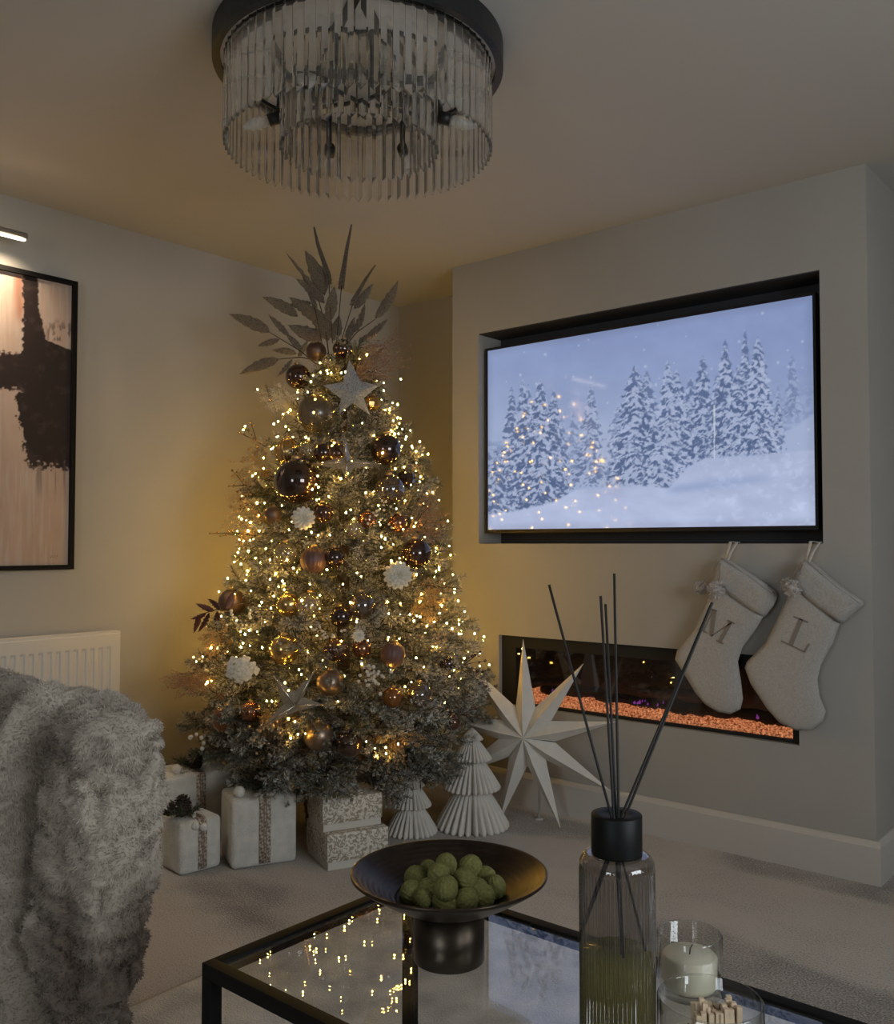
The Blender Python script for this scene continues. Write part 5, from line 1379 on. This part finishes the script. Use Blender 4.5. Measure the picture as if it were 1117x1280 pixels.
# sprays and twigs ------------------------------------------------------
def leaf_mesh(L, w, mat, curl=.2, name='leaf'):
    mb = MB(); nu, nv = 6, 12
    def fn(u, v):
        y = (u - .5) * 2; wx = w * math.sin(PI * v ** .8) ** .85 if 0 < v < 1 else 0.0
        return (L * v, y * wx * (1 + .10 * math.sin(v * 46)) + .16 * L * v * v * (1 if w > .012 else 0), curl * L * (v ** 2) - .25 * wx * abs(y) ** 1.5 + .004 * math.sin(v * 34) * abs(y))
    mb.grid(fn, nu, nv)
    me = mb.mesh(name, mat); return me
def add_leaf(root, a, b, w, mat, curl=.1, flip=0.0, thick=.0012):
    """leaf from a to b (local)"""
    a, b = Vector(a), Vector(b); L = (b - a).length
    me = leaf_mesh(L, w, mat, curl)
    o = link('leaf', me, root, a, (frame_of(b - a, (FWD * -1)) @ Matrix.Rotation(flip, 3, 'X')).to_euler())
    md = o.modifiers.new('solid', 'SOLIDIFY'); md.thickness = thick
    return o
TOPD = 3.60
def tp(px, py, dt=0.0): return at_d(px, py, TOPD + dt)
def c2b(x, y): return (230 + x / 3.019, 270 + y / 3.017)
def leaf_spray(name, label, stem, leaves, mat, stem_mat, group, dts=0.0, w=.018):
    base = tp(*c2b(*stem[0]), dts); root = tag(empty(name, base), label, 'leaf spray', group)
    n = len(stem)
    MB().tube([tp(*c2b(*s), dts + .02 * i) - base for i, s in enumerate(stem)], [.0030 - .0016 * i / max(1, n - 1) for i in range(n)], 7).build('stem', stem_mat, root)
    for k, (a, b, ww) in enumerate(leaves):
        add_leaf(root, tp(*c2b(*a), dts + .01) - base, tp(*c2b(*b), dts + .03 * math.sin(k * 2.1)) - base, ww, mat, .08, .5 * math.sin(k * 1.7))
    return root
G_TOP = 'glitter sprays at the tree top'
leaf_spray('glitter_leaf_spray', 'pewter glitter leaf spray reaching out toward the picture wall', [(500, 560), (440, 510), (325, 440)],
           [((325, 440), (185, 350), .024), ((395, 455), (330, 368), .014), ((360, 465), (275, 492), .012), ((425, 520), (335, 490), .014), ((440, 505), (395, 440), .013)], M_GLIT_LEAF, M_BROWN_STEM, G_TOP)
leaf_spray('glitter_leaf_spray', 'lower pewter glitter leaf spray above the dark brown bauble', [(500, 545), (440, 532), (360, 540)],
           [((360, 540), (205, 575), .022), ((410, 540), (355, 610), .012), ((430, 530), (470, 470), .012)], M_GLIT_LEAF, M_BROWN_STEM, G_TOP, .03)
leaf_spray('glitter_leaf_spray', 'broad pewter glitter fronds rising from the middle of the tree top', [(545, 520), (530, 400), (500, 290)],
           [((530, 300), (485, 125), .030), ((480, 330), (395, 330), .02), ((430, 380), (310, 285), .022), ((500, 400), (415, 290), .026), ((520, 470), (405, 400), .03), ((540, 400), (585, 270), .024), ((530, 330), (440, 220), .02), ((545, 470), (500, 330), .036), ((520, 300), (380, 145), .008), ((560, 470), (600, 380), .022)], M_GLIT_LEAF, M_BROWN_STEM, G_TOP, .02)
leaf_spray('glitter_leaf_spray', 'pewter glitter leaf spray leaning toward the chimney breast', [(570, 540), (650, 440), (720, 390)],
           [((720, 388), (830, 262), .020), ((640, 350), (722, 268), .018), ((690, 450), (778, 405), .014), ((640, 440), (700, 340), .016), ((610, 470), (655, 390), .016), ((660, 470), (735, 440), .012)], M_GLIT_LEAF, M_BROWN_STEM, G_TOP, .05)
def plume(pts, r, label):
    base = tp(*c2b(*pts[0])); root = tag(empty('glitter_plume', base), label, 'plume', G_TOP)
    P = [tp(*c2b(*s), .02 * i) - base for i, s in enumerate(pts)]
    MB().tube(P, .0018, 6).build('stem', M_BROWN_STEM, root)
    mb = MB(); q = random.Random(int(pts[0][0] * 7 + pts[-1][0]))
    n = 46
    for k in range(n):
        t = .30 + .70 * k / n; f = t * (len(P) - 1); i = min(int(f), len(P) - 2); c = P[i].lerp(P[i + 1], f - i)
        rr = r * (1.15 - .85 * (k / n))
        for s in range(5):
            a = s * 1.257 + k * .7; d = Vector((math.cos(a), math.sin(a), .35)); mb.sphere(c + d * rr * .62, rr * .34, 5, 3, (1, 1, 1.3))
    tag(mb.build('glitter_buds', M_GLIT_LEAF, root), kind='stuff')
plume([(560, 480), (545, 230), (505, 110), (490, 42)], .0125, 'tall pewter plume nearest the picture wall, almost touching the ceiling')
plume([(575, 480), (595, 250), (615, 120), (632, 32)], .0125, 'tallest pewter plume, upright and almost touching the ceiling')
plume([(590, 480), (640, 320), (685, 240), (722, 185)], .011, 'shorter pewter plume leaning toward the chimney breast')
plume([(520, 480), (490, 330), (460, 260), (445, 215)], .011, 'shorter pewter plume half hidden behind the broad fronds')

def grass_spray(px, py, tips, mat, label, n=46, name='glitter_grass_spray', k=.9, bead=.0040, base_dt=0.0, strand=.0006, cat='spray'):
    """fine arching strands set with glitter beads"""
    base = on_tree(px, py, k); root = tag(empty(name, base), label, cat, 'fine sprays on the tree')
    q = random.Random(int(px * 3 + py)); st = MB(); bd = MB(); t0 = (base - ORG).dot(FWD)
    for j in range(n):
        tx, ty = q.choice(tips); e = at_d(tx + q.gauss(0, 9), ty + q.gauss(0, 8), t0 + q.uniform(-.09, .07)) - base
        m_ = e * .55 + Vector((q.gauss(0, .01), q.gauss(0, .01), .02 + q.gauss(0, .01)))
        st.tube([(0, 0, 0), m_, e], strand, 3, cap=False)
        for b in range(14):
            t = .35 + .65 * q.random(); c = (m_ * (1 - (1 - t) * 2) + Vector((0, 0, 0))) if t < .5 else m_.lerp(e, (t - .5) * 2)
            c = Vector(c) + Vector((q.gauss(0, .004), q.gauss(0, .004), q.gauss(0, .004)))
            bd.add([c + Vector(v) * bead * q.uniform(.6, 1.1) for v in oct_v], oct_f)
    tag(st.build('strands', mat, root), kind='stuff'); tag(bd.build('beads', mat, root), kind='stuff')
M_PINKGLIT = glitter_mat('rose_gold_glitter', (0.55, 0.36, 0.26, 1), .3, .7, 500)
grass_spray(440, 480, [(500, 425), (495, 450), (490, 470), (480, 440), (470, 430)], M_PINKGLIT, 'rose gold glitter grass fanning out above the silver star', 60)
grass_spray(365, 515, [(335, 490), (345, 500), (350, 485), (340, 510)], M_PETAL, 'pale feathery spray under the highest glossy bauble', 50, bead=.003)
grass_spray(330, 590, [(300, 600), (310, 570), (320, 555), (295, 620)], M_GOLD_GLIT, 'golden berry grass on the tree edge by the picture wall', 40)
grass_spray(330, 650, [(295, 640), (290, 660), (305, 675)], M_GOLD_GLIT, 'golden grass below the golden berry grass', 34)
grass_spray(510, 665, [(548, 655), (552, 640), (545, 670), (540, 620)], M_PINKGLIT, 'rose glitter spray at the tree edge facing the television', 50)
grass_spray(520, 760, [(548, 735), (555, 760), (545, 745), (540, 775)], M_GOLD_GLIT, 'gold spray low on the tree side facing the fireplace', 46)
grass_spray(270, 868, [(212, 855), (222, 850), (235, 845), (250, 852), (225, 862)], M_PINKGLIT, 'copper glitter fern jutting out over the gifts', 80, bead=.0032)
grass_spray(345, 905, [(380, 905), (370, 900), (360, 915), (340, 920), (330, 900)], M_GOLD_GLIT, 'gold beaded spray under the lower glass star', 46)
grass_spray(490, 930, [(470, 925), (500, 940), (485, 950), (510, 925)], M_GOLD_GLIT, 'gold beaded spray on the lowest branches above the small paper tree', 50)
grass_spray(285, 800, [(255, 800), (262, 812), (270, 790), (258, 820)], M_GOLD_GLIT, 'gold spray beside the burgundy leaves', 36)

def twig(px, py, tips, label, berry=.0045, mat=None, k=.9):
    base = on_tree(px, py, k); root = tag(empty('berry_twig', base), label, 'twig', 'bare twigs on the tree')
    t0 = (base - ORG).dot(FWD); q = random.Random(int(px + py)); st = MB(); e0 = at_d(*tips[0], t0 + .02) - base
    st.tube([(0, 0, 0), e0 * .5 + Vector((0, 0, q.uniform(-.012, .012))), e0], [.0026, .002, .0011], 6)
    ends = [e0]
    for tx, ty in tips[1:]:
        e = at_d(tx, ty, t0 + q.uniform(-.04, .05)) - base; s = e0 * q.uniform(.3, .7); st.tube([s, s.lerp(e, .5) + Vector((0, 0, .004)), e], [.0018, .0014, .0008], 5); ends.append(e)
    st.build('stem', M_BROWN_STEM, root)
    for e in ends:
        for j in range(2):
            MB().sphere(e * (1 - .16 * j) + Vector((0, 0, .004 * j)), berry * q.uniform(.7, 1.1), 8, 6).build('berry', mat or M_GOLDB, root)
twig(335, 560, [(299, 541), (313, 528), (306, 535)], 'bare twig pointing out at the height of the gold striped bauble')
twig(340, 500, [(332, 482), (336, 500), (345, 515)], 'bare upright twig beside the pale feathery spray')
twig(325, 610, [(286, 608), (290, 588), (300, 600), (296, 615)], 'forked bare twig beside the biggest dark bauble')
twig(320, 670, [(262, 667), (275, 670), (285, 664), (300, 672)], 'longest bare twig reaching far out to the picture wall')
twig(525, 730, [(576, 736), (555, 728), (545, 740)], 'long thin twig crossing in front of the chimney breast corner')
twig(520, 690, [(561, 687), (548, 684), (550, 698)], 'short twig at the height of the round cream flower')
twig(560, 845, [(600, 815), (606, 826), (603, 840), (590, 820), (607, 858)], 'berry twig at the tree edge just above the paper star', .006, M_BRNGLOSS)
twig(560, 890, [(604, 899), (585, 895), (595, 886)], 'berry twig at the tree edge crossing the paper star', .006, M_BRNGLOSS)
twig(270, 850, [(249, 824), (258, 838)], 'bare twig above the copper glitter fern', .006, M_POMW)
# burgundy leaves
base = on_tree(290, 765, .98); root = tag(empty('burgundy_leaf_spray', base), 'burgundy leaf spray sticking out over the radiator side of the tree', 'leaf spray')
t0 = (base - ORG).dot(FWD)
def bl(px, py, dt=0.0): return at_d(px, py, t0 + dt) - base
MB().tube([(0, 0, 0), bl(270, 762), bl(250, 768)], [.0026, .002, .001], 6).build('stem', M_BROWN_STEM, root)
for a, b, w in (((282, 762), (296, 740), .014), ((275, 762), (262, 748), .012), ((268, 764), (246, 755), .010), ((258, 767), (240, 775), .009), ((262, 766), (250, 790), .010), ((272, 764), (270, 782), .010), ((250, 768), (243, 790), .010)):
    add_leaf(root, bl(*a), bl(*b, .02), w, M_BURG, .12, rnd.uniform(-.6, .6))

# frosted berry clusters
def berries(px, py, rpx, n, br_, mat, label):
    p = on_tree(px, py, 1.0); s = (p - ORG).dot(FWD) / F_PX; root = tag(empty('berry_cluster', p), label, 'berries', 'frosted berry clusters on the tree'); q = random.Random(int(px))
    me = MB().sphere((0, 0, 0), br_, 10, 7).mesh('berry', mat)
    f = (ORG - p).normalized()
    for k in range(n):
        v = RGT * q.gauss(0, rpx * .5) * s + Vector((0, 0, 1)) * q.gauss(0, rpx * .5) * s + f * q.uniform(-.02, .035)
        link('berry', me, root, v, None, q.uniform(.7, 1.2))
        
M_BERRYW = pbr('frosted_white_berry', (0.55, 0.52, 0.46, 1), .6)
M_BERRYG = pbr('frosted_gold_berry', (0.42, 0.31, 0.19, 1), .4, .5)
berries(465, 845, 18, 34, .0058, M_BERRYW, 'frosted white berry cluster beside the upper matt bronze bauble')
berries(405, 795, 20, 26, .0045, M_BERRYW, 'scattered white berries under the smoked baubles')
berries(300, 775, 14, 14, .0060, M_BERRYW, 'white berries beside the burgundy leaf spray')
berries(250, 930, 12, 6, .0085, M_BERRYW, 'large white berries hanging over the long gift')
berries(335, 915, 20, 22, .0055, M_BERRYG, 'gold berries below the ribbed copper bauble')
berries(545, 800, 24, 34, .0045, M_BERRYG, 'gold berries on the tree side nearest the fireplace')
berries(470, 640, 22, 26, .0045, M_BERRYW, 'white berries around the copper bauble at mid height')
berries(310, 620, 24, 30, .0042, M_BERRYG, 'gold berries on the tree edge by the picture wall')
berries(520, 590, 16, 20, .0042, M_BERRYG, 'gold berries on the upper tree edge facing the television')
